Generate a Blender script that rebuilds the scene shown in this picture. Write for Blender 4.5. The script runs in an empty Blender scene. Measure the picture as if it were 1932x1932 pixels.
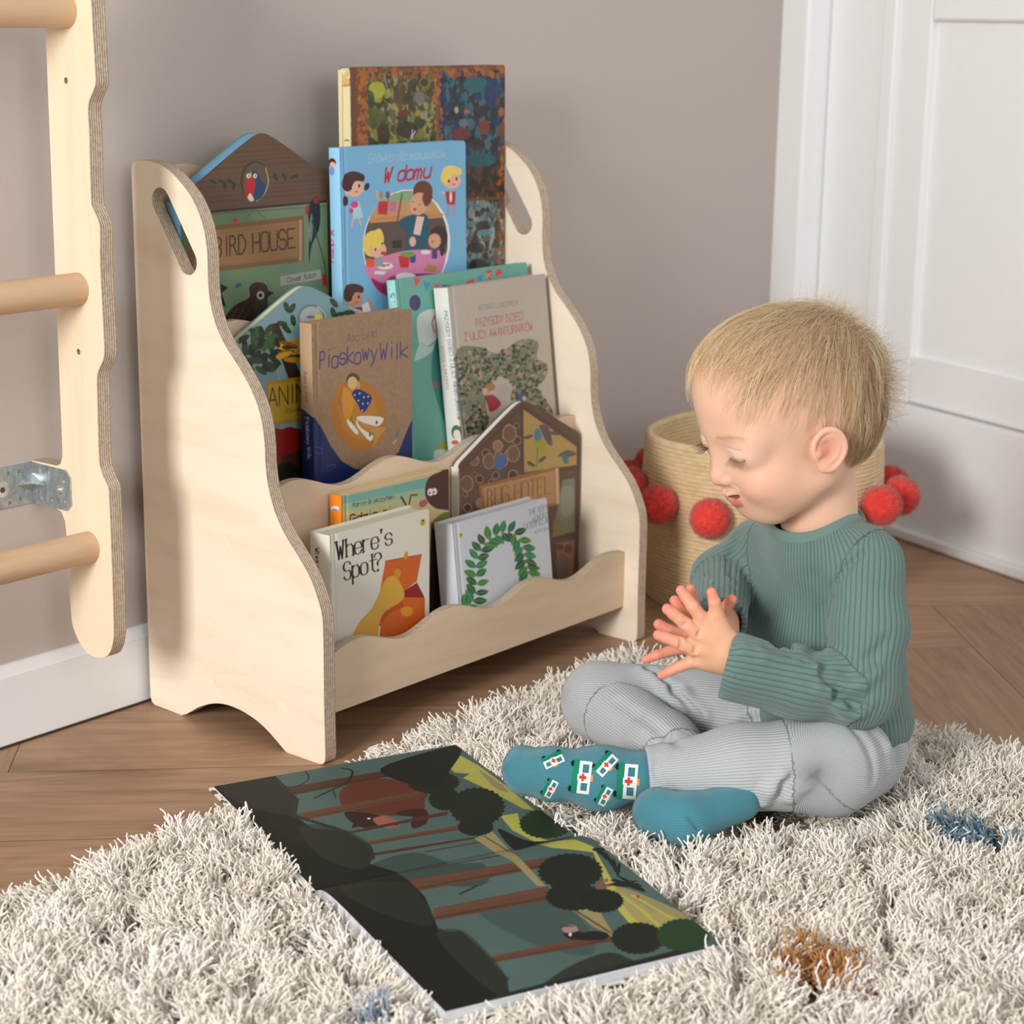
import bpy, math, random
import numpy as np
from mathutils import Matrix, Vector
from mathutils.geometry import tessellate_polygon

# ------------------------------------------------------------------ camera, light, exposure
sc = bpy.context.scene
CAMP = np.array([-1.4535316605, -1.479485489, 0.8351254523])
YAW, PITCH, ROLL, FPX = 0.6930600022, 0.2524632933, -0.0128139295, 3642.8277
def cam_axes():
    f = np.array([math.cos(PITCH)*math.cos(YAW), math.cos(PITCH)*math.sin(YAW), -math.sin(PITCH)])
    r = np.array([math.sin(YAW), -math.cos(YAW), 0.0]); d = np.cross(f, r)
    c, s = math.cos(ROLL), math.sin(ROLL)
    return np.array([c*r + s*d, -s*r + c*d, f])
CAX = cam_axes()
cam = bpy.data.cameras.new('camera'); camo = bpy.data.objects.new('camera', cam)
sc.collection.objects.link(camo); sc.camera = camo
cam.sensor_width = 36.0; cam.lens = FPX/1932*36.0; cam.clip_start = 0.05
R_, D_, F_ = CAX
camo.matrix_world = Matrix(((R_[0], -D_[0], -F_[0], CAMP[0]), (R_[1], -D_[1], -F_[1], CAMP[1]), (R_[2], -D_[2], -F_[2], CAMP[2]), (0, 0, 0, 1)))
cam.dof.use_dof = True; cam.dof.focus_distance = 2.07; cam.dof.aperture_fstop = 6.8

sc.view_settings.view_transform = 'Standard'; sc.view_settings.look = 'None'
sc.view_settings.gamma = 1.0; sc.view_settings.use_curve_mapping = False
sc.view_settings.exposure = 0.09
world = bpy.data.worlds.new('room_light'); sc.world = world; world.use_nodes = True
bg = world.node_tree.nodes['Background']; bg.inputs[0].default_value = (0.93, 0.97, 1.0, 1); bg.inputs[1].default_value = 0.385
def area(name, loc, target, sx, sy, power, col):
    L = bpy.data.lights.new(name, 'AREA'); L.shape = 'RECTANGLE'; L.size = sx; L.size_y = sy; L.energy = power; L.color = col
    o = bpy.data.objects.new(name, L); sc.collection.objects.link(o); o.location = loc
    o.rotation_euler = (Vector(target) - Vector(loc)).to_track_quat('-Z', 'Y').to_euler(); return o
area('window_daylight', (-3.3, -0.75, 1.45), (0.2, 0.0, 0.3), 0.8, 1.1, 112, (1.0, 0.99, 0.975))
area('front_fill', (-1.2, -4.0, 1.9), (0.3, 0.0, 0.3), 1.8, 1.5, 30, (0.96, 0.985, 1.0))  # added soft fill from the front, no window stands behind it

# ------------------------------------------------------------------ geometry of the view, used to measure world points
FH = np.array([math.cos(YAW), math.sin(YAW), 0.0]); RH = np.array([FH[1], -FH[0], 0.0]); UP = np.array([0, 0, 1.0])
def rays(uv):
    uv = np.atleast_2d(np.asarray(uv, float))
    return np.stack([(uv[:, 0]-966)/FPX, (uv[:, 1]-966)/FPX, np.ones(len(uv))], 1) @ CAX
def on_plane(uv, n, o):
    d = rays(uv); t = ((np.asarray(o, float)-CAMP) @ n)/(d @ n); return CAMP + t[:, None]*d
def at_z(px, py, z): return on_plane((px, py), UP, (0, 0, z))[0]
def C(px, py, dep): return on_plane((px, py), FH, FH*dep)[0]

# ------------------------------------------------------------------ objects
def tag(o, label=None, cat=None, group=None, kind=None):
    if label: o['label'] = label
    if cat: o['category'] = cat
    if group: o['group'] = group
    if kind: o['kind'] = kind
    return o
def empty(name, loc=(0, 0, 0)):
    o = bpy.data.objects.new(name, None); o.empty_display_size = 0.05; sc.collection.objects.link(o); o.location = loc; return o
def link(name, me, mats, parent=None):
    o = bpy.data.objects.new(name, me); sc.collection.objects.link(o)
    for m in (mats if isinstance(mats, (list, tuple)) else [mats]): me.materials.append(m)
    if parent is not None:
        o.parent = parent
        o.matrix_parent_inverse = Matrix.Translation(-Vector(parent.location)) if parent.type == 'EMPTY' else Matrix.Identity(4)
    return o
def mesh(name, V, F, mats, parent=None, smooth=True, angle=None, mi=None, attrs=None, uv=None, col=None):
    me = bpy.data.meshes.new(name); V = np.asarray(V, np.float32)
    if isinstance(F, np.ndarray) and F.ndim == 2:
        k = F.shape[1]; n = len(F)
        me.vertices.add(len(V)); me.vertices.foreach_set('co', V.ravel())
        me.loops.add(n*k); me.loops.foreach_set('vertex_index', F.ravel().astype(np.int32))
        me.polygons.add(n); me.polygons.foreach_set('loop_start', np.arange(0, n*k, k, dtype=np.int32))
        me.update(calc_edges=True)
    else:
        me.from_pydata(V.tolist(), [], [list(map(int, f)) for f in F])
    me.polygons.foreach_set('use_smooth', [smooth]*len(me.polygons))
    if mi is not None: me.polygons.foreach_set('material_index', np.asarray(mi, np.int32))
    for a, v in (attrs or {}).items():
        at = me.attributes.new(a, 'FLOAT', 'POINT'); at.data.foreach_set('value', np.asarray(v, np.float32))
    if col is not None:
        at = me.attributes.new('col', 'FLOAT_COLOR', 'POINT')
        c = np.ones((len(V), 4), np.float32); c[:, :3] = col; at.data.foreach_set('color', c.ravel())
    if uv is not None:
        ul = me.uv_layers.new(name='UVMap'); li = np.zeros(len(me.loops), np.int32); me.loops.foreach_get('vertex_index', li)
        ul.data.foreach_set('uv', np.asarray(uv, np.float32)[li].ravel())
    if angle: me.set_sharp_from_angle(angle=math.radians(angle))
    me.validate(); me.update()
    return link(name, me, mats, parent)
class MB:
    def __init__(s): s.v = []; s.f = []; s.m = []
    def add(s, V, F, mi=0):
        b = len(s.v); s.v += [tuple(map(float, v)) for v in V]; s.f += [tuple(b+i for i in f) for f in F]
        s.m += (list(mi) if isinstance(mi, (list, tuple)) else [mi]*len(F)); return s
    def box(s, a, b, mi=0, fr=None):
        (x0, y0, z0), (x1, y1, z1) = a, b
        V = [(x0, y0, z0), (x1, y0, z0), (x1, y1, z0), (x0, y1, z0), (x0, y0, z1), (x1, y0, z1), (x1, y1, z1), (x0, y1, z1)]
        if fr is not None: V = [fr(v) for v in V]
        return s.add(V, [(0, 3, 2, 1), (4, 5, 6, 7), (0, 1, 5, 4), (1, 2, 6, 5), (2, 3, 7, 6), (3, 0, 4, 7)], mi)
    def cyl(s, a, b, r, n=24, r2=None, mi=0):
        a, b = np.array(a, float), np.array(b, float); r2 = r if r2 is None else r2; w = (b-a)/np.linalg.norm(b-a)
        u = np.cross(w, [0, 0, 1] if abs(w[2]) < .9 else [1, 0, 0]); u /= np.linalg.norm(u); v = np.cross(w, u)
        t = np.linspace(0, 2*np.pi, n, endpoint=False)
        ring = lambda c, q: [c + q*(math.cos(x)*u + math.sin(x)*v) for x in t]
        V = ring(a, r) + ring(b, r2)
        F = [(i, (i+1) % n, n+(i+1) % n, n+i) for i in range(n)] + [tuple(range(n-1, -1, -1)), tuple(range(n, 2*n))]
        return s.add(V, F, mi)
    def build(s, name, mats, parent=None, bevel=0, smooth=True, angle=35, seg=2):
        o = mesh(name, s.v, s.f, mats, parent, smooth, angle, s.m)
        if bevel:
            b = o.modifiers.new('bevel', 'BEVEL'); b.width = bevel; b.segments = seg; b.limit_method = 'ANGLE'; b.angle_limit = math.radians(38)
        return o
def prism(outline, holes, put, t, mf=0, me_=1):
    """outline/holes in 2D, extruded by t; put(u, v, w) gives the world point"""
    polys = [[Vector((u, v, 0)) for u, v in outline]] + [[Vector((u, v, 0)) for u, v in h] for h in holes]
    tri = tessellate_polygon(polys); pts = [p for pl in polys for p in pl]; n = len(pts)
    V = [put(p.x, p.y, 0) for p in pts] + [put(p.x, p.y, t) for p in pts]
    F = [tuple(x) for x in tri]; M = [mf]*len(F); F += [tuple(i+n for i in reversed(x)) for x in tri]; M = [mf]*len(F)
    b = 0
    for pl in polys:
        k = len(pl)
        for i in range(k): F.append((b+i, b+(i+1) % k, n+b+(i+1) % k, n+b+i)); M.append(me_)
        b += k
    return V, F, M
def fix_normals(o):
    import bmesh
    bm = bmesh.new(); bm.from_mesh(o.data); bmesh.ops.remove_doubles(bm, verts=bm.verts, dist=1e-6); bmesh.ops.recalc_face_normals(bm, faces=bm.faces); bm.to_mesh(o.data); bm.free()
    return o
def spline(P, n=8, closed=False):
    P = [np.array(p, float) for p in P]; out = []; N = len(P)
    for i in range(N if closed else N-1):
        a = P[(i-1) % N] if closed or i > 0 else P[0]; b = P[i]; c = P[(i+1) % N]; d = P[(i+2) % N] if closed or i < N-2 else P[-1]
        for k in range(n):
            t = k/n; out.append(.5*((2*b)+(c-a)*t+(2*a-5*b+4*c-d)*t*t+(3*b-a-3*c+d)*t**3))
    if not closed: out.append(P[-1])
    return out

# ------------------------------------------------------------------ materials
def srgb(r, g, b):
    f = lambda c: (c/12.92 if c <= .04045 else ((c+.055)/1.055)**2.4)
    return tuple(f(x/255) for x in (r, g, b))
class NT:
    def __init__(s, name):
        s.m = bpy.data.materials.new(name); s.m.use_nodes = True; s.t = s.m.node_tree; s.b = s.t.nodes['Principled BSDF']
    def n(s, typ, **kw):
        x = s.t.nodes.new(typ)
        for k, v in kw.items():
            if k in ('inp',):
                for a, b in v.items(): x.inputs[a].default_value = b
            else: setattr(x, k, v)
        return x
    def l(s, a, b): s.t.links.new(a, b)
    def ramp(s, src, stops, interp='LINEAR'):
        r = s.n('ShaderNodeValToRGB'); e = r.color_ramp; e.interpolation = interp
        while len(e.elements) < len(stops): e.elements.new(.5)
        for el, (p, c) in zip(e.elements, stops): el.position = p; el.color = (*c, 1)
        s.l(src, r.inputs[0]); return r.outputs[0]
    def math(s, op, a, b=None, c=None):
        x = s.n('ShaderNodeMath', operation=op)
        for i, v in enumerate((a, b, c)):
            if v is None: continue
            if isinstance(v, (int, float)): x.inputs[i].default_value = v
            else: s.l(v, x.inputs[i])
        return x.outputs[0]
    def mix(s, f, a, b, mode='MIX'):
        x = s.n('ShaderNodeMix', data_type='RGBA', blend_type=mode)
        for i, v in ((0, f), (6, a), (7, b)):
            if isinstance(v, (int, float)): x.inputs[i].default_value = v
            elif isinstance(v, tuple): x.inputs[i].default_value = (*v[:3], 1)
            else: s.l(v, x.inputs[i])
        return x.outputs[2]
    def bump(s, h, strength, dist):
        x = s.n('ShaderNodeBump', inp={'Strength': strength, 'Distance': dist}); s.l(h, x.inputs['Height']); s.l(x.outputs[0], s.b.inputs['Normal'])
    def coord(s, kind='Object', scale=(1, 1, 1), rot=(0, 0, 0)):
        c = s.n('ShaderNodeTexCoord'); m = s.n('ShaderNodeMapping'); m.inputs['Scale'].default_value = scale; m.inputs['Rotation'].default_value = rot
        s.l(c.outputs[kind], m.inputs[0]); return m.outputs[0]
    def noise(s, vec, scale, detail=3, rough=.5, dist=0):
        x = s.n('ShaderNodeTexNoise', inp={'Scale': scale, 'Detail': detail, 'Roughness': rough, 'Distortion': dist})
        if vec is not None: s.l(vec, x.inputs['Vector'])
        return x.outputs[0]
def plain(name, c, rough=.6, var=.04, scale=40, metal=0, bump=0, spec=.5, sheen=0):
    s = NT(name); s.b.inputs['Roughness'].default_value = rough; s.b.inputs['Metallic'].default_value = metal; s.b.inputs['Specular IOR Level'].default_value = spec
    nz = s.noise(s.coord(), scale, 4)
    a = tuple(x*(1-var) for x in c); b = tuple(min(1, x*(1+var)) for x in c)
    s.l(s.ramp(nz, [(.3, a), (.7, b)]), s.b.inputs['Base Color'])
    if bump: s.bump(nz, .5, bump)
    if sheen: s.b.inputs['Sheen Weight'].default_value = sheen
    return s.m
def birch(name, scale, c0=(236, 221, 199), c1=(225, 206, 180), mark=True):
    s = NT(name); s.b.inputs['Roughness'].default_value = .5; s.b.inputs['Specular IOR Level'].default_value = .35
    v = s.coord('Object', scale)
    g = s.noise(v, 1.0, 6, .6, .6); g2 = s.noise(s.coord('Object', tuple(q*.22 for q in scale)), 1.0, 2, .5, 1.2)
    m = s.math('ADD', s.math('MULTIPLY', g, .55), s.math('MULTIPLY', g2, .45))
    s.l(s.ramp(m, [(.32, srgb(*c1)), (.5, srgb(*c0)), (.72, srgb(min(255, c0[0]+5), c0[1]+5, c0[2]+7))]), s.b.inputs['Base Color'])
    s.bump(g, .15, .0005); return s.m
def ply_edge(name, axis, t, off=0.0):
    s = NT(name); s.b.inputs['Roughness'].default_value = .65
    c = s.n('ShaderNodeTexCoord'); sp = s.n('ShaderNodeSeparateXYZ'); s.l(c.outputs['Object'], sp.inputs[0])
    x = s.math('DIVIDE', s.math('SUBTRACT', sp.outputs[axis], off), t)
    w = s.math('SINE', s.math('MULTIPLY', x, 2*math.pi*6))
    nz = s.noise(s.coord('Object', (60, 60, 60)), 4, 3, .6)
    f = s.math('ADD', s.math('MULTIPLY', w, .28), s.math('MULTIPLY', nz, .9))
    s.l(s.ramp(f, [(.12, srgb(150, 122, 100)), (.42, srgb(180, 158, 136)), (.75, srgb(214, 198, 176))]), s.b.inputs['Base Color'])
    return s.m
def painted(name, rough=.55, spec=.4, coat=0, sheen=0):
    s = NT(name); a = s.n('ShaderNodeAttribute', attribute_name='col'); s.l(a.outputs['Color'], s.b.inputs['Base Color'])
    nz = s.noise(s.coord(), 900, 2); s.bump(nz, .06, .0003)
    s.b.inputs['Roughness'].default_value = rough; s.b.inputs['Specular IOR Level'].default_value = spec
    if coat: s.b.inputs['Coat Weight'].default_value = coat; s.b.inputs['Coat Roughness'].default_value = .2
    if sheen: s.b.inputs['Sheen Weight'].default_value = sheen
    return s.m
M_BIRCH = birch('birch_veneer', (4, 6, 30)); M_BIRCHV = birch('birch_veneer_board', (5, 30, 40), (222, 198, 168), (210, 184, 152))
M_BIRCHR = birch('birch_veneer_rail', (10, 30, 2.5), (230, 209, 180), (216, 190, 156))
M_RUNG = birch('beech_rung', (6, 60, 60), (206, 172, 138), (188, 150, 116))
M_EDGE_SIDE = ply_edge('plywood_edge_side', 0, .018); M_EDGE_BOARD = ply_edge('plywood_edge_board', 1, .012); M_EDGE_FLAT = ply_edge('plywood_edge_shelf', 2, .012)
M_WALL = plain('greige_wall_paint', srgb(193, 182, 175), .85, .012, 300, bump=.0003)
M_WHITE = plain('white_gloss_paint', srgb(240, 240, 240), .42, .008, 60)
M_PAPER = painted('printed_cover', .42, .45); M_PAGEART = painted('printed_page', .55, .12)
M_PAGES = plain('page_edges', srgb(226, 216, 200), .85, .08, 500)
# ================================================================== THE ROOM
WY = 0.332                                   # back wall surface
RA = np.array([1.36412996, 0.01369287, 0.0]); RD = np.array([-0.33310, -0.94290, 0.0]); RN = np.array([-0.94290, 0.33310, 0.0])   # right wall: foot point, direction, normal into the room
def rw(s, off, z): return tuple(RA + RD*s + RN*off + np.array([0, 0, z]))
# floor: herringbone oak boards, 45 degrees to the back wall
def floor():
    W, L = .19, .861; V = []; F = []; U = []; K = []; rnd = random.Random(5)
    a = np.array([math.sqrt(.5), -math.sqrt(.5)]); b = np.array([math.sqrt(.5), math.sqrt(.5)])
    org = np.array([-.250, .254])
    def plank(o, du, dv, lu, lv):
        g = .0004; c0 = o + du*g + dv*g; e1, e2 = du*(lu-2*g), dv*(lv-2*g); pts = [c0, c0+e1, c0+e1+e2, c0+e2]
        cx, cy = sum(pts)/4
        if not (-3.0 < cx < 2.6 and -3.2 < cy < .9): return
        base = len(V); V.extend([(q[0], q[1], 0) for q in pts]); F.append((base, base+1, base+2, base+3) if du[0]*dv[1]-du[1]*dv[0] > 0 else (base+3, base+2, base+1, base))
        ou, ov = rnd.random()*40, rnd.random()*40; U.extend([(ou, ov), (ou+lu, ov), (ou+lu, ov+lv), (ou, ov+lv)]); k = rnd.random(); K.extend([(k, rnd.random(), 0)]*4)
    for j in range(-34, 34):
        for i in range(-5, 6):
            o = org + (a + b)*(j*W) + (a - b)*(i*L)
            plank(o, a, b, L, W)
            plank(o - a*W, b, a, L, W)
    s = NT('oak_boards'); s.b.inputs['Roughness'].default_value = .48; s.b.inputs['Specular IOR Level'].default_value = .4
    uv = s.n('ShaderNodeUVMap', uv_map='UVMap'); mp = s.n('ShaderNodeMapping'); s.l(uv.outputs[0], mp.inputs[0]); mp.inputs['Scale'].default_value = (3.2, 46, 1)
    mp2 = s.n('ShaderNodeMapping'); s.l(uv.outputs[0], mp2.inputs[0]); mp2.inputs['Scale'].default_value = (8, 420, 1)
    mp3 = s.n('ShaderNodeMapping'); s.l(uv.outputs[0], mp3.inputs[0]); mp3.inputs['Scale'].default_value = (2.3, 9, 1)
    g1 = s.noise(mp.outputs[0], 1, 5, .6, 1.1); g2 = s.noise(mp2.outputs[0], 1, 3, .6); g3 = s.noise(mp3.outputs[0], 1, 2, .5, 1.6)
    w = s.math('SINE', s.math('MULTIPLY', g3, 34)); at = s.n('ShaderNodeAttribute', attribute_name='col')
    sp = s.n('ShaderNodeSeparateColor'); s.l(at.outputs['Color'], sp.inputs[0])
    m = s.math('ADD', s.math('MULTIPLY', g1, .5), s.math('ADD', s.math('MULTIPLY', g2, .38), s.math('MULTIPLY', w, .035)))
    m = s.math('ADD', m, s.math('MULTIPLY', s.math('SUBTRACT', sp.outputs[0], .5), .10))
    vor = s.n('ShaderNodeTexVoronoi', inp={'Scale': 1.0}); mp4 = s.n('ShaderNodeMapping'); s.l(uv.outputs[0], mp4.inputs[0]); mp4.inputs['Scale'].default_value = (1.7, 6.5, 1); s.l(mp4.outputs[0], vor.inputs['Vector'])
    kn = s.ramp(vor.outputs['Distance'], [(.03, (.55, .55, .55)), (.16, (1, 1, 1))])
    colr = s.ramp(m, [(.22, srgb(128, 97, 73)), (.42, srgb(158, 124, 96)), (.56, srgb(172, 137, 108)), (.78, srgb(186, 152, 122))])
    s.l(s.mix(.75, colr, kn, 'MULTIPLY'), s.b.inputs['Base Color']); s.bump(g2, .25, .0006)
    o = mesh('floor', V, F, s.m, smooth=False, uv=U, col=K); tag(o, kind='structure')
    tag(MB().box((-3.2, -3.4, -.03), (2.7, .9, -.0012)).build('floor_base', plain('board_gap', srgb(84, 62, 47), .8)), kind='structure').name = 'floor'  # dark brown base that shows in the joints between boards
floor()
tag(MB().box((-3.0, WY, -.01), (1.432, WY+.1, 2.4)).build('wall_back', M_WALL), kind='structure')
bb = MB(); bb.box((-3.0, WY-.0151, 0.002), (1.40, WY+.001, .084)); bb.add([(-3.0, WY-.0151, .084), (1.40, WY-.0151, .084), (1.40, WY-.004, .096), (-3.0, WY-.004, .096), (-3, WY+.001, .096), (1.40, WY+.001, .096)], [(0, 1, 2, 3), (3, 2, 5, 4)])
tag(bb.build('baseboard_back', M_WHITE, bevel=.0015), kind='structure')
tag(MB().box((-3.0, WY-.0165, 0), (1.40, WY-.0005, .0022)).build('trim_2', plain('floor_joint', srgb(60, 44, 34), .9)), kind='structure')
def rbox(nm, s0, s1, o0, o1, z0, z1, bev=.002):
    return tag(MB().box((s0, o0, z0), (s1, o1, z1), fr=lambda v: rw(*v)).build(nm, M_WHITE, bevel=bev), kind='structure')
def orient(o): fix_normals(o); return o
orient(rbox('wall_right', -.40, 2.6, -.012, -.10, -.01, 2.4, 0))
# the panelled surface: stiles and rails stand 12 mm proud of the recessed panel
orient(rbox('trim_3', -.25, -.006, 0, -.013, .2235, 2.4, .003))
orient(rbox('trim_4', -.006, 2.6, 0, -.013, .2235, .300, .005))
orient(rbox('trim_5', -.006, 2.6, 0, -.013, .832, .96, .005))
orient(rbox('trim_6', -.112, -.080, .008, -.002, .2235, 2.4, .004))
orient(rbox('trim_7', -.372, -.252, .046, -.013, 0, 2.4, .006))
orient(rbox('baseboard_right', -.252, 2.6, .014, -.013, .0, .222, .005))
orient(rbox('trim_8', -.252, 2.6, .030, .013, .0, .021, .006))

# ================================================================== BOOK SHELF
PROF = [(.0, .013), (.001, .069), (.001, .134), (.002, .175), (.010, .200), (.023, .223), (.042, .244), (.063, .266), (.077, .288), (.086, .313), (.090, .338), (.091, .363), (.095, .388), (.103, .409), (.117, .430), (.135, .450), (.153, .468), (.167, .488), (.176, .512), (.179, .539), (.179, .566), (.182, .589), (.189, .609), (.201, .628), (.216, .642), (.236, .656), (.257, .6645)]
front = spline(PROF, 4)
top = [(.275, .6668), (.292, .667), (.300, .6655), (.305, .661), (.3064, .653)]
foot = [(.3064, .010), (.304, .004), (.299, .001), (.250, 0), (.2475, .0004)]
arch = spline([(.2475, .0004), (.239, .004), (.228, .011), (.214, .0195), (.190, .0295), (.166, .0338), (.140, .0328), (.116, .0275), (.100, .0212), (.086, .0135), (.0655, .0006)], 4)
bottomf = [(.063, 0), (.010, 0), (.0045, .0012), (.001, .005)]
OUT = [tuple(q) for q in front] + top + foot + [tuple(q) for q in arch[1:]] + bottomf
def stadium(c1, c2, r, n=14):
    c1, c2 = np.array(c1), np.array(c2); d = (c2-c1)/np.linalg.norm(c2-c1); a0 = math.atan2(d[1], d[0]); o = []
    for c, s in ((c2, -math.pi/2), (c1, math.pi/2)):
        for i in range(n+1): t = a0 + s + math.pi*i/n; o.append((c[0]+r*math.cos(t), c[1]+r*math.sin(t)))
    return o
HOLE = stadium((.2565, .6225), (.2125, .5575), .0155)
shelf = empty('bookshelf', (.3, .15, 0)); tag(shelf, 'birch plywood bookshelf with wavy sides and three tiers, standing against the wall', 'bookshelf')
def side(x0, lab=None):
    V, F, M = prism(OUT, [HOLE], lambda u, v, w: (x0+w, u, v), .018)
    o = mesh('side_panel', V, F, [M_BIRCH, ply_edge('plywood_edge_side', 0, .018, x0)], shelf, True, 30, M); fix_normals(o); o.data.set_sharp_from_angle(angle=.6)
    b = o.modifiers.new('bevel', 'BEVEL'); b.width = .0016; b.segments = 2; b.limit_method = 'ANGLE'; b.angle_limit = math.radians(50)
    return o
side(0.0); side(0.6)
def wave(y, zb, zc, amp, th, peaks):
    """a tray front with a wavy top edge, from zb up to zc+-amp"""
    xs = np.linspace(.018, .6, 120); 
    ph = np.interp(xs, peaks, np.arange(len(peaks))*2*math.pi, left=None, right=None)
    ph = np.where(xs < peaks[0], (xs-peaks[0])/(peaks[1]-peaks[0])*2*math.pi, ph); ph = np.where(xs > peaks[-1], (len(peaks)-1)*2*math.pi + np.clip((xs-peaks[-1])/(peaks[-1]-peaks[-2])*2*math.pi*.55, 0, 2), ph)
    tp = zc + amp*np.cos(ph)
    pts = [(.018, zb), (.6, zb)] + [(x, z) for x, z in zip(xs[::-1], tp[::-1])]
    V, F, M = prism(pts, [], lambda u, v, w: (u, y+w, v), th)
    o = mesh('tray_front', V, F, [M_BIRCHV, ply_edge('plywood_edge_board', 1, th, y)], shelf, True, 30, M); fix_normals(o); o.data.set_sharp_from_angle(angle=.6)
    b = o.modifiers.new('bevel', 'BEVEL'); b.width = .0012; b.segments = 2; b.limit_method = 'ANGLE'; b.angle_limit = math.radians(50)
wave(.0245, .0475, .1195, .0092, .012, [.0800, .2425, .4085, .5645])
wave(.115, .050, .2952, .0098, .012, [.0690, .2345, .4020, .5690])
wave(.2065, .225, .4735, .0100, .012, [.0640, .2300, .4000, .5670])
wave(.2920, .050, .6500, .0100, .009, [.0640, .2300, .4000, .5670])
for y0, y1, z in ((.0365, .115, .050), (.127, .2065, .225), (.2185, .292, .403)):
    MB().box((.018, y0, z), (.6, y1, z+.012)).build('tray_bottom', [M_BIRCHV], shelf, bevel=.0008)
M_PLUG = birch('birch_plug', (6, 6, 20), (240, 224, 198), (230, 208, 176))
def plug(px, py):
    q = on_plane((px, py), np.array([1., 0, 0]), (0, 0, 0))[0]
    o = MB().cyl((-.0004, q[1], q[2]), (.002, q[1], q[2]), .0075, 28).build('screw_plug', M_PLUG, shelf, bevel=.0004)
for px, py in ((322, 731), (425, 1030), (531, 1336), (393, 1288)): plug(px, py)

# ================================================================== WALL BARS
rail_x = -.1398
RO = spline([(.190, .95), (.190, .844), (.1885, .775), (.189, .757), (.200, .741), (.203, .728), (.2025, .703), (.204, .638), (.2015, .628), (.1925, .614), (.191, .600), (.193, .568), (.192, .500), (.192, .474), (.195, .463), (.204, .450), (.207, .440), (.2075, .422), (.209, .355), (.206, .338), (.197, .323), (.194, .312), (.194, .231), (.195, .163), (.1975, .140), (.207, .122), (.225, .1145), (.243, .1155), (.257, .124), (.268, .139), (.272, .155), (.273, .205), (.274, .258)], 3)
RO = [tuple(q) for q in RO] + [(.2755, .268), (.281, .2775), (.290, .280), (.3318, .280), (.3318, .330), (.286, .331), (.279, .334), (.275, .342), (.274, .351), (.272, .561), (.269, .815), (.268, .95)]
RO = [(y, z) for y, z in RO]
def circ(c, r, n=14): return [(c[0]+r*math.cos(2*math.pi*i/n), c[1]+r*math.sin(2*math.pi*i/n)) for i in range(n)]
bars = empty('wall_bars', (-.14, .24, .1)); tag(bars, 'wooden wall bars climbing ladder with plywood rail and round rungs fixed left of the bookshelf', 'wall bars')
V, F, M = prism(RO, [circ((.2380, .7603), .0034), circ((.2368, .4678), .0034)], lambda u, v, w: (rail_x+w, u, v), .018)
M_EDGE_RAIL = ply_edge('plywood_edge_rail', 0, .018, rail_x)
o = mesh('side_rail', V, F, [M_BIRCHR, M_EDGE_RAIL], bars, True, 30, M); fix_normals(o); o.data.set_sharp_from_angle(angle=.6)
b = o.modifiers.new('bevel', 'BEVEL'); b.width = .0016; b.segments = 2; b.limit_method = 'ANGLE'; b.angle_limit = math.radians(50)
for z in (.2457, .5382, .8326):
    MB().cyl((rail_x+.004, .2315, z), (-1.02, .2315, z), .0178, 40).build('rung', M_RUNG, bars, smooth=True, angle=40)
V, F, M = prism(RO, [], lambda u, v, w: (-1.02-w, u, v), .018)
o = mesh('side_rail', V, F, [M_BIRCHR, ply_edge('plywood_edge_rail', 0, .018, -1.02)], bars, True, 30, M); fix_normals(o); o.data.set_sharp_from_angle(angle=.6)
# galvanised angle bracket
s_ = NT('galvanised_steel'); s_.b.inputs['Metallic'].default_value = .85; s_.b.inputs['Roughness'].default_value = .38
nz = s_.noise(s_.coord('Object', (1, 1, .4)), 120, 4, .7, 1.0); s_.l(s_.ramp(nz, [(.3, srgb(150, 160, 164)), (.7, srgb(205, 214, 217))]), s_.b.inputs['Base Color']); s_.bump(nz, .1, .0004)
M_STEEL = s_.m; M_BOLT = plain('bright_screw_steel', srgb(215, 215, 212), .25, .03, 200, metal=.9); M_HOLE = plain('hole_dark', srgb(120, 118, 112), .7, .05)
brk = empty('angle_bracket', (rail_x, .33, .305)); tag(brk, 'galvanised steel angle bracket bolted to the lowest part of the wall bars and the wall', 'bracket')
def holes(ax, pts, r): return [circ(q, r, 12) for q in pts]
zc = .3050; h = .0238
legA = [(.3315, zc-h), (.3315, zc+h), (.268, zc+h), (.260, zc+h-.008), (.260, zc-h+.008), (.268, zc-h)]
V, F, M = prism(legA, holes(0, [(.315, zc+.016), (.300, zc+.016), (.272, zc+.010), (.315, zc-.016), (.296, zc-.016), (.272, zc-.014)], .0022), lambda u, v, w: (rail_x-.0022+w-.0001, u, v), .0021, 0, 0)
fix_normals(mesh('rail_leg', V, F, M_STEEL, brk, True, 30, M))
legB = [(rail_x-.001, zc-h), (rail_x-.001, zc+h), (rail_x-.062, zc+h), (rail_x-.070, zc+h-.008), (rail_x-.070, zc-h+.008), (rail_x-.062, zc-h)]
V, F, M = prism(legB, holes(1, [(rail_x-.020, zc+.016), (rail_x-.035, zc+.016), (rail_x-.055, zc+.016), (rail_x-.020, zc-.016), (rail_x-.035, zc-.019), (rail_x-.050, zc-.014)], .0022), lambda u, v, w: (u, .3298+w, v), .0021, 0, 0)
fix_normals(mesh('wall_leg', V, F, M_STEEL, brk, True, 30, M))
rb = MB(); n = 9
for i in range(n+1):
    t = i/n; rb.v += [(rail_x-.002-.028*0 - (.026*t), .3298-.026*(1-t), zc)]
ridge = MB(); A0 = (rail_x-.0023, .306, zc); A1 = (rail_x-.026, .3296, zc); m0 = (rail_x-.0022, .3298, zc+.011); m1 = (rail_x-.0022, .3298, zc-.011)
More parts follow.
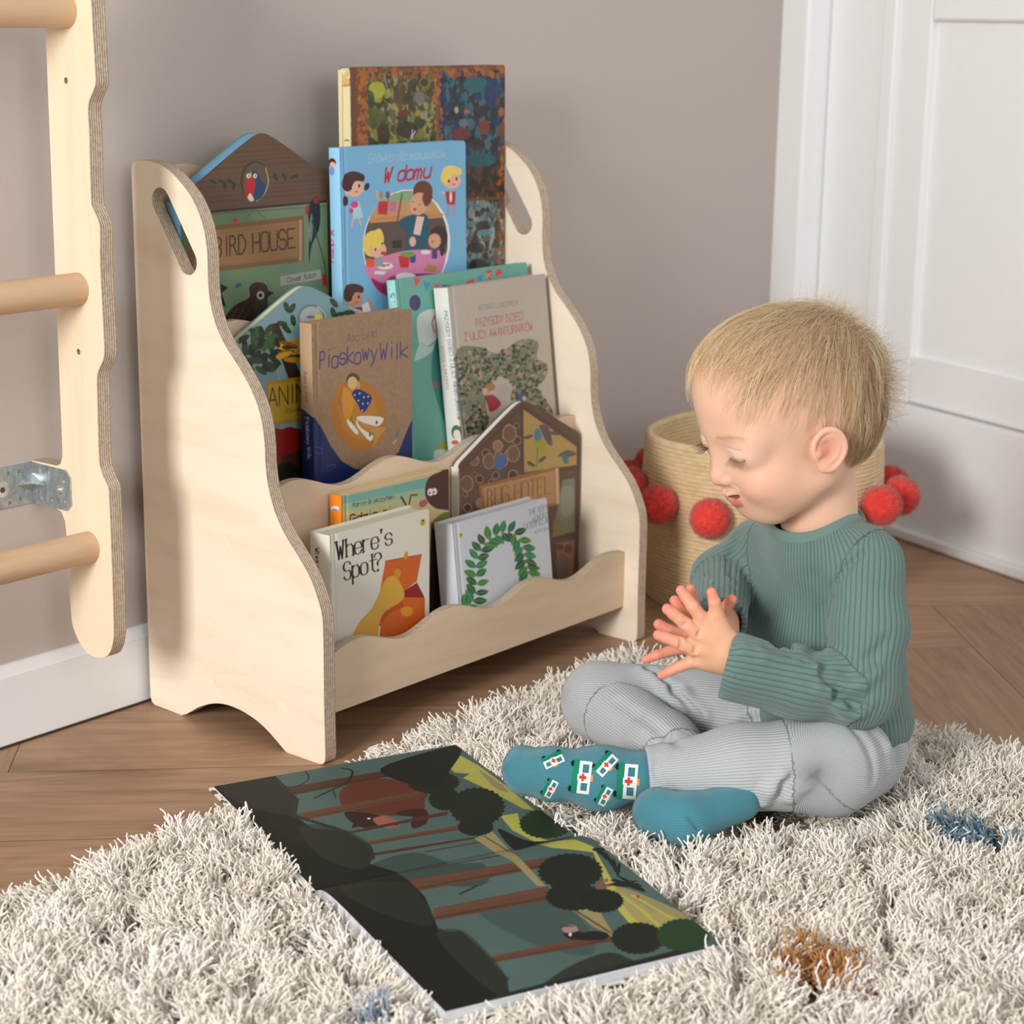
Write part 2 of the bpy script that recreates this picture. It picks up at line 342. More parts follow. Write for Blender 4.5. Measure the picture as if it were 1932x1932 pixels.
ridge.add([A0, A1, m0, m1, (rail_x-.0075, .3245, zc)], [(0, 4, 2), (4, 1, 2), (0, 3, 4), (4, 3, 1)]); fix_normals(ridge.build('stiffening_ridge', M_STEEL, brk, smooth=False))
MB().cyl((rail_x-.0022, .2805, zc-.001), (rail_x-.0052, .2805, zc-.001), .0062, 28, .0045).cyl((rail_x-.0050, .2805, zc-.001), (rail_x-.0054, .2805, zc-.001), .0022, 6).build('screw', M_BOLT, brk, bevel=.0003)
bo = MB().cyl((rail_x-.046, .3298, zc-.001), (rail_x-.046, .3262, zc-.001), .0100, 32, .0092).build('bolt', M_BOLT, brk, bevel=.0005)
MB().cyl((rail_x-.046, .3263, zc-.001), (rail_x-.046, .3259, zc-.001), .0036, 6).build('hex_socket', plain('socket_dark', srgb(70, 68, 66), .5), bo)

# ================================================================== BASKET
bk = empty('storage_basket', (.922, .013, 0)); tag(bk, 'round woven jute storage basket with red pompoms standing behind the child', 'basket')
s_ = NT('jute_rope'); s_.b.inputs['Roughness'].default_value = .85
co = s_.n('ShaderNodeTexCoord'); sp = s_.n('ShaderNodeSeparateXYZ'); s_.l(co.outputs['Object'], sp.inputs[0])
n1 = s_.noise(s_.coord('Object', (60, 60, 260)), 1, 4, .6); n2 = s_.noise(s_.coord('Object', (1, 1, 1)), 9, 2)
s_.l(s_.ramp(s_.math('ADD', s_.math('MULTIPLY', n1, .7), s_.math('MULTIPLY', n2, .3)), [(.30, srgb(194, 162, 116)), (.5, srgb(214, 186, 142)), (.70, srgb(228, 204, 164))]), s_.b.inputs['Base Color'])
s_.b.inputs['Sheen Weight'].default_value = .2; s_.bump(n1, .4, .001); M_JUTE = s_.m
def basket():
    prof = []; H = .243; rows = 41
    def R(z): return .168 + .012*math.sin(min(1, z/.17)*math.pi*.55) - .0045*max(0, (z-.14)/.1)
    zs = []
    for k in range(rows*6+1):
        z = H*k/(rows*6); b_ = abs(math.sin(math.pi*k/6))*.0012; prof.append((R(z)+b_, z))
    for i in range(1, 9): t = math.pi*i/8; prof.append((R(H)-.0045+.0045*math.cos(t), H+.004*math.sin(t)))
    for k in range(rows*6, 5, -1):
        z = H*k/(rows*6); b_ = abs(math.sin(math.pi*k/6))*.0012; prof.append((R(z)-.009-b_, z))
    prof.append((.0, .007)); n = 128; V = []; F = []
    for i, (r, z) in enumerate(prof):
        for j in range(n):
            t = 2*math.pi*j/n; w = 1+.012*math.sin(2*t+.6)*z/H; V.append((.922+r*w*math.cos(t), .013+r*w*math.sin(t), z+.004*math.sin(t*2+1.0)*(z/H)**2))
    for i in range(len(prof)-1):
        for j in range(n): F.append((i*n+j, i*n+(j+1) % n, (i+1)*n+(j+1) % n, (i+1)*n+j))
    mesh('body', V, np.array(F), M_JUTE, bk)
basket()
M_POM = plain('red_pompom_wool', srgb(222, 62, 50), .95, .16, 120, sheen=.5)
def pompom(c, r, seed):
    rng = np.random.default_rng(seed); n = 2600
    i = np.arange(n); ph = np.arccos(1-2*(i+.5)/n); th = math.pi*(1+5**.5)*i
    D = np.stack([np.cos(th)*np.sin(ph), np.sin(th)*np.sin(ph), np.cos(ph)], 1)
    D += rng.normal(0, .06, D.shape); D /= np.linalg.norm(D, axis=1)[:, None]
    a = np.cross(D, rng.normal(size=D.shape)); a /= np.linalg.norm(a, axis=1)[:, None]; b = np.cross(D, a)
    L = r*(1+rng.normal(0, .03, n))[:, None]; w = .0011
    base = D*r*.80; tip = D*L + rng.normal(0, .0006, D.shape)
    V = np.concatenate([base+a*w, base-.5*a*w+.87*b*w, base-.5*a*w-.87*b*w, tip]); k = np.arange(n)
    F = np.concatenate([np.stack([k, k+n, k+3*n], 1), np.stack([k+n, k+2*n, k+3*n], 1), np.stack([k+2*n, k, k+3*n], 1)])
    m = MB(); 
    # inner ball
    ns = 16; Vi = []; Fi = []
    for u in range(ns+1):
        for v in range(2*ns): p_, q_ = math.pi*u/ns, math.pi*v/ns; Vi.append((r*.9*math.sin(p_)*math.cos(q_), r*.9*math.sin(p_)*math.sin(q_), r*.9*math.cos(p_)))
    for u in range(ns):
        for v in range(2*ns): A = u*2*ns+v; B = u*2*ns+(v+1) % (2*ns); Fi += [(A, A+2*ns, B+2*ns), (A, B+2*ns, B)]
    V = np.concatenate([V, np.array(Vi)]) + np.array(c); F = np.concatenate([F, np.array(Fi)+4*n])
    mesh('pompom', V, F.astype(int), M_POM, bk)
for k in range(14):
    ang = math.radians(-25.714*k+2)           # measured from the direction facing the camera, turning right
    d = -FH*math.cos(ang) - RH*math.sin(ang)
    c = np.array([.922, .013, 0]) + d*(.176+.026); zz = .163 - .006*math.sin(k*2.1)
    pompom((c[0], c[1], zz), .0300, k)
# ================================================================== COVER ART
GL = dict(A='02 28 42|14 34', B='02 08 28 37 36 25 05|25 34 33 22 02', C='47 38 18 07 03 12 32 43', D='02 08 28 46 44 22 02', E='48 08 02 42|05 35', F='48 08 02|05 35', G='47 38 18 07 03 12 32 43 45 25', H='02 08|42 48|05 45', I='22 28', J='38 33 22 12 03', K='02 08|48 05 42', L='08 02 42', M='02 08 25 48 42', N='02 08 42 48', O='18 07 03 12 32 43 47 38 18', P='02 08 28 37 36 25 05', R='02 08 28 37 36 25 05|25 42', S='47 38 18 07 06 15 35 44 43 32 12 03', T='08 48|28 22', U='08 03 12 32 43 48', V='08 22 48', W='08 12 26 32 48', Y='08 25 48|25 22', Z='08 48 02 42',
 a='45 36 16 05 03 12 32 43|46 42', b='08 02|05 16 36 45 43 32 12 03', c='45 36 16 05 03 12 32 43', d='48 42|45 36 16 05 03 12 32 43', e='04 44 45 36 16 05 03 12 32 43', g='45 36 16 05 04 13 33 44|46 41 30 10 01', h='08 02|05 16 36 45 42', i='22 26|28 28', k='08 02|46 04 42', l='28 22', m='02 06|05 16 25 22|25 36 45 42', n='02 06|05 16 36 45 42', o='16 05 03 12 32 43 45 36 16', p='06 00|05 16 36 45 43 32 12 03', r='02 06|05 16 36', s='45 36 16 05 14 34 43 32 12 03', t='28 23 32 42|16 46', u='06 03 12 32 43|46 42', v='06 22 46', w='06 12 25 32 46', y='06 22|46 22 00', z='06 46 02 42')
GL['?'] = '07 18 38 47 46 25 24|22 22'; GL["'"] = '28 27'; GL['.'] = '22 22'
GL['ł'] = '28 22|14 36'; GL['ó'] = GL['o']+'|27 38'; GL['Ó'] = GL['O']+'|29 39'; GL['Å'] = GL['A']+'|29 29'; GL['ń'] = GL['n']+'|27 38'
def segs_dist(P, A, B):
    """signed-less distance of points to segments, min over segments"""
    d = np.full(len(P), 1e9)
    for a, b in zip(A, B):
        ab = b-a; L = ab@ab
        t = np.clip(((P-a)@ab)/L, 0, 1) if L > 1e-14 else np.zeros(len(P))
        q = P-a-t[:, None]*ab; d = np.minimum(d, np.einsum('ij,ij->i', q, q))
    return np.sqrt(d)
class Art:
    """paints a printed picture into the vertex colours of a finely gridded flat surface; uv in metres on the sheet"""
    def __init__(s, P, bg, conv, soft=.0006):
        s.P = P; s.c = np.tile(np.array(srgb(*bg)), (len(P), 1)); s.conv = conv; s.soft = soft; s.T = (0, 0, 1)
    def px(s, pts):
        p = np.atleast_2d(np.array(pts, float)); return s.conv(p*s.T[2] + np.array(s.T[:2]))
    def put(s, idx, cov, col):
        c = np.array(srgb(*col)) if max(col) > 1 else np.array(col); s.c[idx] += (c - s.c[idx])*cov[:, None]
    def near(s, Q, m):
        lo, hi = Q.min(0)-m, Q.max(0)+m; return np.nonzero(np.all((s.P > lo) & (s.P < hi), 1))[0]
    def poly(s, pts, col, smooth=False, alpha=1):
        if smooth: pts = spline(pts, 5, True)
        Q = s.px(pts); i = s.near(Q, .001)
        if not len(i): return
        P = s.P[i]; A = Q; B = np.roll(Q, -1, 0); ins = np.zeros(len(P), bool)
        for a, b in zip(A, B):
            m = (a[1] > P[:, 1]) != (b[1] > P[:, 1])
            with np.errstate(divide='ignore', invalid='ignore'): x = (b[0]-a[0])*(P[:, 1]-a[1])/(b[1]-a[1]+1e-15)+a[0]
            ins ^= m & (P[:, 0] < x)
        d = segs_dist(P, A, B)*np.where(ins, -1, 1); s.put(i, np.clip(.5-d/s.soft, 0, 1)*alpha, col)
    def line(s, pts, w, col, smooth=False, alpha=1):
        if smooth and len(pts) > 2: pts = spline(pts, 5)
        Q = s.px(pts); k = w*s.T[2]*s.mpp; i = s.near(Q, k)
        if len(i): s.put(i, np.clip(.5-(segs_dist(s.P[i], Q[:-1], Q[1:])-k/2)/s.soft, 0, 1)*alpha, col)
    mpp = .00065
    def ell(s, cx, cy, rx, ry, col, rot=0, alpha=1, n=28):
        t = np.linspace(0, 2*np.pi, n, endpoint=False); c, q = math.cos(math.radians(rot)), math.sin(math.radians(rot))
        s.poly([(cx+rx*math.cos(a)*c-ry*math.sin(a)*q, cy+rx*math.cos(a)*q+ry*math.sin(a)*c) for a in t], col, alpha=alpha)
    def text(s, txt, A, B, h, w, col, serif=False, up=None, alpha=1, bounce=0):
        """baseline from A to B, cap height h (all in picture units)"""
        A, B = np.array(A, float), np.array(B, float); adv = {c: (2.9 if c in "iIl.'" and not serif else 3.2 if c in "iIlt.'" else 3 if c == ' ' else 5.6 if c in 'mwWM' else 5.0) for c in set(txt)}
        tot = sum(adv[c] for c in txt); d = (B-A)/tot; u = np.array(up, float)*h/6 if up is not None else np.array([d[1], -d[0]])/np.linalg.norm(d)*h/6
        x = 0
        for n_, ch in enumerate(txt):
            k = ch if ch in GL else None
            bo = bounce*math.sin(n_*2.3)
            if k:
                off = -1.0 if ch in "iIl.'" else 0
                for st in GL[k].split('|'):
                    p = [A + d*(x+.5+off+int(q[0])) + u*(int(q[1])-2+bo) for q in st.split()]
                    if ch in 'CGJOSUacdegoqsu?' and len(p) > 3: p = spline(p, 3)
                    if not serif: s.line(p if len(p) > 1 else p*2, w, col, alpha=alpha)
                    else:
                        q0 = [np.array((int(q[0]), int(q[1])), float) for q in st.split()]; q0 = spline(q0, 3) if len(p) > len(q0) else q0
                        for a, b, qa, qb in zip(p[:-1], p[1:], q0[:-1], q0[1:]):
                            e = abs(qb[1]-qa[1])/(np.linalg.norm(qb-qa)+1e-6); s.line([a, b], w*(.4+.75*e**2), col)
                        for a, qa in ((p[0], q0[0]), (p[-1], q0[-1])):
                            if qa[1] in (2, 8, 6, 0) and len(p) > 1 and ch not in 'Sceopsg?': s.line([a-d*.9, a+d*.9], w*.4, col)
                        if len(set(st.split())) == 1: s.line(p, w*1.3, col)
            x += adv[ch]
    def speck(s, n, r, cols, seed, region=None, alpha=.8):
        rng = np.random.default_rng(seed); lo, hi = (s.P.min(0), s.P.max(0)) if region is None else (lambda q: (q.min(0), q.max(0)))(s.px(region))
        for k in range(n):
            c = lo+(hi-lo)*rng.random(2); rr = r*(.4+1.2*rng.random()); i = np.nonzero((np.abs(s.P-c) < rr*1.6).all(1))[0]
            if not len(i): continue
            q = (s.P[i]-c); a = rng.random()*3.14; q = np.stack([q[:, 0]*math.cos(a)+q[:, 1]*math.sin(a), (q[:, 1]*math.cos(a)-q[:, 0]*math.sin(a))*(1+rng.random())], 1)
            d = np.hypot(q[:, 0], q[:, 1])-rr; s.put(i, np.clip(.5-d/s.soft, 0, 1)*alpha, cols[rng.integers(len(cols))])
    def wash(s, f): s.c = np.clip(s.c*f(s.P), 0, 1)
def vnoise(P, sc, seed=0):
    rng = np.random.default_rng(seed); T = rng.random((64, 64)); Q = P*sc; i = np.floor(Q).astype(int); f = Q-i; f = f*f*(3-2*f)
    g = lambda a, b: T[(i[:, 0]+a) % 64, (i[:, 1]+b) % 64]
    return (g(0, 0)*(1-f[:, 0])+g(1, 0)*f[:, 0])*(1-f[:, 1]) + (g(0, 1)*(1-f[:, 0])+g(1, 1)*f[:, 0])*f[:, 1]

def book(name, label, x0, y0, z0, w, h, d, alpha, art, bg, spine_bg=None, spine_art=None, top=None, res=.0007, pages=(0, 0, 0), rc=.003, board=False, group='picture books on the bookshelf', rot=0.0):
    """a book standing face-on: front cover lower left corner (x0, y0, z0), leaning back by alpha degrees"""
    ta = math.tan(math.radians(alpha)); ca, sa = math.cos(math.radians(alpha)), math.sin(math.radians(alpha))
    N = np.array([0, -ca, sa]); Vv = np.array([0, sa, ca]); Uu = np.array([1., 0, 0]); O = np.array([x0, y0, z0])
    root = empty(name, (x0+w/2, y0+d/2, z0)); tag(root, label, 'book', group)
    root.rotation_euler = (0, 0, 0)
    W3 = lambda u, v, n=0.0: O + np.multiply.outer(np.asarray(u, float), Uu) + np.multiply.outer(np.asarray(v, float), Vv) + np.multiply.outer(np.asarray(n, float), N)
    if top is None:
        def top(u):
            u = np.asarray(u, float); e = np.minimum(u, w-u) if board else w-u
            return h - np.where(e < rc, rc-np.sqrt(np.maximum(0, rc**2-(rc-np.clip(e, 0, rc))**2)), 0)
    def conv(p):
        X = on_plane(p, N, O); q = X-O; return np.stack([q@Uu, q@Vv], 1)
    th = .0026 if not board else .0022
    nu, nv = int(w/res), int(h/res); us = np.linspace(0, w, nu); ts = np.linspace(0, 1, nv)
    Ug, Tg = np.meshgrid(us, ts, indexing='ij'); Vg = Tg*top(Ug); P = np.stack([Ug.ravel(), Vg.ravel()], 1)
    A = Art(P, bg, conv); art(A)
    hinge = np.zeros(len(P))
    if not board: hinge = -.0010*np.exp(-((P[:, 0]-.0085)/.0022)**2)
    fr = W3(P[:, 0], P[:, 1], hinge); I = np.arange(nu*nv).reshape(nu, nv)
    F = np.stack([I[:-1, :-1], I[1:, :-1], I[1:, 1:], I[:-1, 1:]], -1).reshape(-1, 4)
    # rim of the board
    rim = np.concatenate([I[:, 0], I[-1, 1:], I[::-1, -1][1:], I[0, ::-1][1:-1]]); nb = len(fr)
    back = W3(P[rim, 0], P[rim, 1], -th); V = np.concatenate([fr, back]); k = np.arange(len(rim)); k2 = np.roll(k, -1)
    Fr = np.stack([rim[k2], rim[k], nb+k, nb+k2], 1)
    cols = np.concatenate([A.c, A.c[rim]*.97])
    mesh('front_cover', V, np.concatenate([F, Fr]), M_PAPER, root, True, 40, col=cols)
    sb = spine_bg or bg
    # spine: gridded board on the left-hand edge
    nv2, nn = int(h*.98/res), max(6, int(d/res)); hh = float(top(np.array([.0004]))); vs = np.linspace(0, hh, nv2); ns = np.linspace(0, d, nn)
    Ng, Vg2 = np.meshgrid(ns, vs, indexing='ij'); P2 = np.stack([Ng.ravel(), Vg2.ravel()], 1)
    def conv2(p): X = on_plane(p, Uu, O); q = X-O; return np.stack([-(q@N), q@Vv], 1)
    A2 = Art(P2, sb, conv2)
    if spine_art: spine_art(A2)
    bulge = -.0012*np.sin(np.pi*P2[:, 0]/d) if not board else np.zeros(len(P2))
    SV = W3(bulge-.0006, P2[:, 1], -P2[:, 0]); I2 = np.arange(nn*nv2).reshape(nn, nv2)
    F2 = np.stack([I2[:-1, :-1], I2[:-1, 1:], I2[1:, 1:], I2[1:, :-1]], -1).reshape(-1, 4)
    rim2 = np.concatenate([I2[:, 0], I2[-1, 1:], I2[::-1, -1][1:], I2[0, ::-1][1:-1]]); nb2 = len(SV)
    B2 = SV[rim2] + Uu*.0022; k = np.arange(len(rim2)); k2 = np.roll(k, -1)
    mesh('spine', np.concatenate([SV, B2]), np.concatenate([F2, np.stack([rim2[k], rim2[k2], nb2+k2, nb2+k], 1)]), M_PAPER, root, True, 40, col=np.concatenate([A2.c, A2.c[rim2]]))
    # back cover and page block follow the same outline
    def slab(nm, n0, n1, u0, u1, inset, mat, v0=0.0, col=None):
        uu = np.linspace(u0, u1, 60); tt = np.maximum(v0+.002, top(uu)-inset); pts = [(u0, v0), (u1, v0)] + [(a, b) for a, b in zip(uu[::-1], tt[::-1])]
        V, F, M = prism(pts, [], lambda a, b, c: tuple(W3(a, b, -n0-c)), n1-n0, 0, 0)
        o = mesh(nm, V, F, mat, root, True, 30, M, col=(np.tile(np.array(col), (len(V), 1)) if col is not None else None)); fix_normals(o); o.data.set_sharp_from_angle(angle=.6); return o
    slab('back_cover', d-th, d, 0, w, 0, M_PAPER, col=srgb(*bg))
    slab('page_block', th+.0001, d-th-.0001, .0018, w-(.003 if not board else .0006), .0028 if not board else .0005, pages_mat(pages), .002 if not board else 0.0)
    return root
_pm = {}
def pages_mat(c):
    c = c if max(c) else (228, 220, 206)
    if c not in _pm:
        s = NT('page_edges'); s.b.inputs['Roughness'].default_value = .8; nz = s.noise(s.coord('Object', (3, 900, 3)), 1, 3)
        s.l(s.ramp(nz, [(.3, srgb(*[x*.86 for x in c])), (.7, srgb(*c))]), s.b.inputs['Base Color']); _pm[c] = s.m
    return _pm[c]
SK = (226, 176, 148)
BT = (350, 230, .20704); WT = (600, 100, .25873); AT = (400, 530, .20704); PT = (700, 480, .21739); FT = (560, 740, .35197)

def leafspray(A, x, y, n, dx, dy, col, L=26, W=9):
    for i in range(n):
        cx, cy = x+dx*i, y+dy*i; A.ell(cx, cy-W, L, W, col, -35); A.ell(cx+4, cy+W*1.2, L, W, col, 35)
# ---- back tier
def a_bird(A):
    A.T = BT; A.poly([(-300, 880), (1400, 700), (1400, 2600), (-300, 2600)], (112, 138, 104)); A.wash(lambda P: (1-.35*vnoise(P, 22, 1)*.8)[:, None])
    wood = (96, 70, 50)
    A.poly([(-260, 860), (1500, 690), (1500, 400), (620, -20), (-300, 600)], wood)
    for k in range(14): y = 160+k*50; A.line([(-200, y+60), (1400, y-60+20*math.sin(k))], 6+5*(k % 3), (76, 52, 36), alpha=.55)
    A.line([(600, 90), (840, 380)], 30, (112, 62, 36), alpha=.7); A.line([(590, 100), (250, 440)], 22, (70, 44, 28), alpha=.7)
    A.line([(-240, 862), (1400, 712)], 22, (48, 30, 22))
    A.ell(632, 545, 130, 190, (60, 42, 30)); A.ell(640, 550, 118, 178, (92, 74, 52)); A.line([(730, 420), (756, 540), (720, 650), (650, 722)], 12, (170, 156, 130), smooth=True)
    A.poly([(560, 470), (600, 440), (650, 455), (690, 530), (735, 590), (700, 680), (640, 715), (610, 640), (570, 520)], (38, 58, 98), True)
    A.poly([(555, 520), (600, 500), (632, 530), (630, 610), (600, 690), (560, 700), (540, 640)], (176, 30, 26), True); A.poly([(566, 690), (590, 650), (625, 712), (590, 722)], (215, 205, 190), True)
    for x in (572, 634): A.ell(x, 492, 17, 21, (225, 222, 208)); A.ell(x+2, 492, 7, 9, (24, 24, 28))
    A.poly([(585, 480), (592, 440), (604, 490), (596, 512)], (205, 170, 60))
    for sx, x0 in ((1, 250), (1, 330), (1, 410), (-1, 990), (-1, 900), (-1, 820)): A.ell(x0+(0 if sx > 0 else 0), 545 if sx > 0 else 500, 40, 15, (34, 48, 38), 25*sx if x0 % 20 else 70)
    for x in (360, 440): A.ell(x, 580, 16, 34, (34, 48, 38), 10)
    A.line([(548, 890), (620, 795)], 5, (50, 40, 30)); A.line([(640, 795), (728, 885)], 5, (50, 40, 30))
    A.poly([(-200, 1000), (1080, 850), (1080, 1270), (-200, 1420)], (122, 86, 50)); A.poly([(-170, 1040), (1030, 900), (1030, 1235), (-170, 1370)], (148, 108, 62))
    for k in range(9): A.line([(-160, 1070+k*36), (1030, 930+k*36)], 5, (112, 76, 42), alpha=.5)
    A.poly([(1035, 895), (1062, 890), (1062, 1262), (1035, 1268)], (168, 140, 112)); A.ell(455, 898, 26, 22, (176, 30, 28))
    A.text('BIRD HOUSE', (272, 1231), (1005, 1143), 172, 15, (44, 28, 18), up=(-.02, -1))
    A.poly([(1170, 690), (1215, 700), (1228, 860), (1215, 980), (1150, 1130), (1128, 1280), (1122, 1180), (1130, 980), (1115, 800)], (18, 20, 24), True); A.ell(1190, 715, 26, 30, (150, 28, 26)); A.ell(1108, 800, 16, 50, (170, 36, 30), 10)
    A.poly([(1150, 830), (1160, 1000), (1140, 1100), (1124, 980)], (160, 166, 158), True, alpha=.5)
    A.poly([(860, 1410), (1230, 1345), (1240, 1430), (866, 1494)], (160, 160, 146)); A.text('Clover Robin', (925, 1466), (1195, 1412), 46, 6, (42, 44, 40), up=(0, -1))
    A.poly([(280, 1400), (330, 1480), (390, 1510), (330, 1560), (370, 1690), (290, 1640), (240, 1700), (100, 1600)], (14, 22, 16)); A.line([(1150, 900), (1260, 1260), (1290, 1500)], 14, (44, 74, 44), True); A.ell(1265, 1440, 22, 56, (160, 36, 28))
    A.line([(730, 1420), (830, 1640)], 6, (96, 82, 56)); A.ell(480, 1490, 34, 18, (58, 84, 130), -25)
    A.poly([(330, 1830), (440, 1680), (580, 1600), (580, 1510), (640, 1460), (730, 1480), (760, 1540), (800, 1560), (750, 1600), (750, 1720), (720, 1860), (330, 1900)], (58, 38, 26), True)
    A.poly([(640, 1610), (740, 1600), (740, 1720), (700, 1860), (620, 1860)], (62, 56, 50), True); A.ell(684, 1580, 34, 38, (186, 176, 168)); A.ell(684, 1580, 17, 20, (18, 14, 12)); A.poly([(736, 1545), (806, 1552), (744, 1605)], (30, 24, 22))
    for k in range(3): A.line([(380+60*k, 1860), (470+60*k, 1700)], 6, (110, 84, 62))
    A.poly([(-280, 640), (60, 560), (120, 900), (60, 1450), (-280, 1500)], (96, 60, 34), alpha=.8); A.poly([(-240, 980), (40, 900), (0, 1360), (-240, 1400)], (52, 100, 64)); A.ell(-190, 900, 20, 26, (180, 40, 30)); A.ell(-230, 800, 24, 32, (196, 200, 214))
def apex(w, a, zs, s0, rc=.004):
    """gable outline: apex at u=a, height zs, shoulders at s0; soft corners"""
    def f(u):
        u = np.asarray(u, float); k = (zs-s0)/max(a, w-a); y = zs - k*np.sqrt((u-a)**2+.012**2)*1.0 + k*.010
        e = np.minimum(u, w-u); return y - np.where(e < rc*2, ((2*rc-e)**2)/(3*rc), 0)
    return f
def a_wdom(A):
    A.T = WT; A.wash(lambda P: (1-.05*vnoise(P, 30, 2))[:, None])
    A.line([(205, 700), (195, 1900)], 5, (96, 150, 190))
    A.text('Słówka dla maluszków', (360, 800), (935, 758), 62, 7, (160, 190, 210), up=(.12, -1)); A.text('W domu', (470, 945), (820, 905), 105, 20, (176, 34, 62), up=(.2, -1))
    # round kitchen scene
    A.ell(645, 1392, 318, 398, (236, 236, 232), 6); A.ell(640, 1390, 306, 386, (92, 72, 66), 6)
    A.poly([(380, 1190), (450, 1080), (560, 1020), (700, 1010), (840, 1080), (900, 1170), (905, 1200), (380, 1240)], (192, 146, 100)); A.poly([(500, 1060), (600, 1015), (690, 1015), (690, 1080), (500, 1080)], (124, 170, 130)); A.line([(385, 1215), (905, 1180)], 24, (198, 128, 68))
    for x in (440,): A.poly([(440, 1080), (512, 1080), (505, 1180), (437, 1175)], (190, 36, 54)); A.poly([(520, 1080), (576, 1080), (566, 1160), (520, 1150)], (190, 110, 150))
    for x, c in ((436, (214, 160, 120)), (460, (120, 150, 130)), (508, (96, 90, 104))): A.ell(x, 1035, 17, 28, c); A.line([(x, 1050), (x+8, 1085)], 6, c)
    A.line([(612, 1030), (580, 1220)], 18, (132, 78, 48)); A.poly([(575, 1240), (680, 1180), (800, 1190), (800, 1400), (745, 1440), (640, 1430), (640, 1300)], (30, 82, 104), True); A.poly([(720, 1190), (775, 1195), (745, 1330), (695, 1320)], (222, 196, 186)); A.ell(690, 1375, 24, 36, SK)
    A.ell(765, 1010, 72, 80, (104, 52, 32)); A.ell(735, 1100, 66, 84, (214, 160, 128), 15); A.poly([(790, 1000), (836, 1050), (790, 1120), (760, 1060)], (104, 52, 32), True); A.ell(706, 1140, 12, 9, (150, 60, 50)); A.ell(690, 1085, 5, 5, (50, 30, 20)); A.ell(742, 1105, 5, 5, (50, 30, 20))
    A.poly([(340, 1560), (430, 1500), (650, 1440), (880, 1440), (930, 1480), (900, 1600), (840, 1640), (500, 1760), (400, 1680)], (210, 128, 170), True); A.poly([(390, 1640), (480, 1680), (560, 1620), (900, 1615), (780, 1700), (620, 1770), (500, 1770), (420, 1710)], (160, 50, 100), True); A.ell(640, 1632, 74, 30, (214, 214, 220))
    A.poly([(585, 1480), (670, 1480), (660, 1565), (600, 1565)], (200, 40, 36)); A.poly([(670, 1470), (715, 1470), (710, 1530), (672, 1530)], (40, 70, 140)); A.ell(655, 1468, 56, 20, (110, 156, 60)); A.ell(490, 1553, 58, 25, (232, 228, 220)); A.ell(474, 1550, 20, 12, (110, 130, 60)); A.ell(510, 1545, 16, 9, (200, 110, 70)); A.ell(785, 1452, 36, 16, (228, 224, 216)); A.poly([(770, 1590), (800, 1540), (870, 1560), (850, 1600)], (176, 132, 70)); A.poly([(418, 1590), (500, 1592), (476, 1618), (410, 1612)], (226, 220, 232))
    A.ell(400, 1390, 74, 96, (230, 200, 90), 10); A.ell(436, 1435, 62, 62, SK); A.poly([(380, 1340), (450, 1280), (480, 1370), (420, 1440)], (230, 200, 90), True); A.ell(420, 1432, 7, 11, (50, 34, 24)); A.ell(468, 1390, 6, 9, (50, 34, 24)); A.ell(478, 1460, 22, 14, (190, 60, 46)); A.poly([(340, 1500), (410, 1500), (410, 1560), (360, 1560)], (220, 90, 40)); A.poly([(412, 1500), (470, 1480), (475, 1560), (425, 1555)], (150, 150, 165))
    A.ell(880, 1340, 66, 80, (56, 32, 28)); A.ell(850, 1370, 46, 54, (212, 158, 130)); A.ell(835, 1375, 5, 8, (40, 24, 20)); A.ell(905, 1440, 16, 42, (56, 32, 28)); A.poly([(830, 1440), (870, 1430), (870, 1500), (830, 1500)], (80, 56, 110)); A.poly([(540, 1370), (610, 1360), (610, 1420), (545, 1425)], (44, 34, 34))
    # children round the circle
    def kid(x, y, s, hair, body, sk=SK):
        A.ell(x, y+s*.3, s*.78, s*.72, sk); A.poly([(x-s*.95, y+s*.2), (x-s*.7, y-s*.75), (x, y-s), (x+s*.8, y-s*.7), (x+s*.75, y-s*.2), (x+s*.1, y-s*.2), (x-s*.4, y+s*.6)], hair, True); A.ell(x-s*.25, y+s*.35, s*.09, s*.15, (30, 20, 18)); A.ell(x+s*.42, y+s*.15, s*.09, s*.15, (30, 20, 18)); A.ell(x+s*.2, y+s*.62, s*.12, s*.07, (190, 70, 70))
    kid(262, 955, 92, (66, 26, 28), None); A.ell(200, 1080, 20, 38, (66, 26, 28)); A.ell(356, 975, 18, 30, (40, 26, 50), 25); A.poly([(240, 1100), (300, 1085), (330, 1200), (260, 1210)], (170, 206, 222)); A.ell(266, 1105, 28, 26, (210, 60, 130)); A.ell(242, 1150, 16, 20, (200, 50, 120)); A.line([(258, 1200), (246, 1265)], 13, SK); A.line([(296, 1195), (312, 1255)], 13, SK)
    kid(975, 905, 84, (232, 204, 106), None); A.poly([(926, 1010), (1004, 1010), (1000, 1110), (940, 1105)], (176, 34, 50)); A.ell(968, 1050, 10, 40, (226, 214, 206)); A.line([(950, 1110), (944, 1185)], 22, (176, 140, 150)); A.line([(985, 1110), (1000, 1180)], 20, (176, 140, 150)); A.ell(915, 1020, 14, 9, SK)
    kid(262, 1765, 84, (72, 34, 34), None, (200, 140, 112)); A.poly([(320, 1840), (365, 1810), (385, 1880), (330, 1900)], (224, 220, 216)); A.poly([(236, 1860), (320, 1850), (330, 1910), (250, 1930)], (150, 30, 60)); A.line([(365, 1800), (410, 1880)], 26, (200, 140, 112))
def s_wdom(A):
    A.T = WT; A.ell(108, 800, 30, 34, (70, 30, 30)); A.ell(112, 815, 22, 22, SK); A.ell(108, 860, 20, 34, (120, 150, 205)); A.text('W domu', (92, 1290), (100, 1530), 34, 9, (208, 60, 130), up=(1, 0))
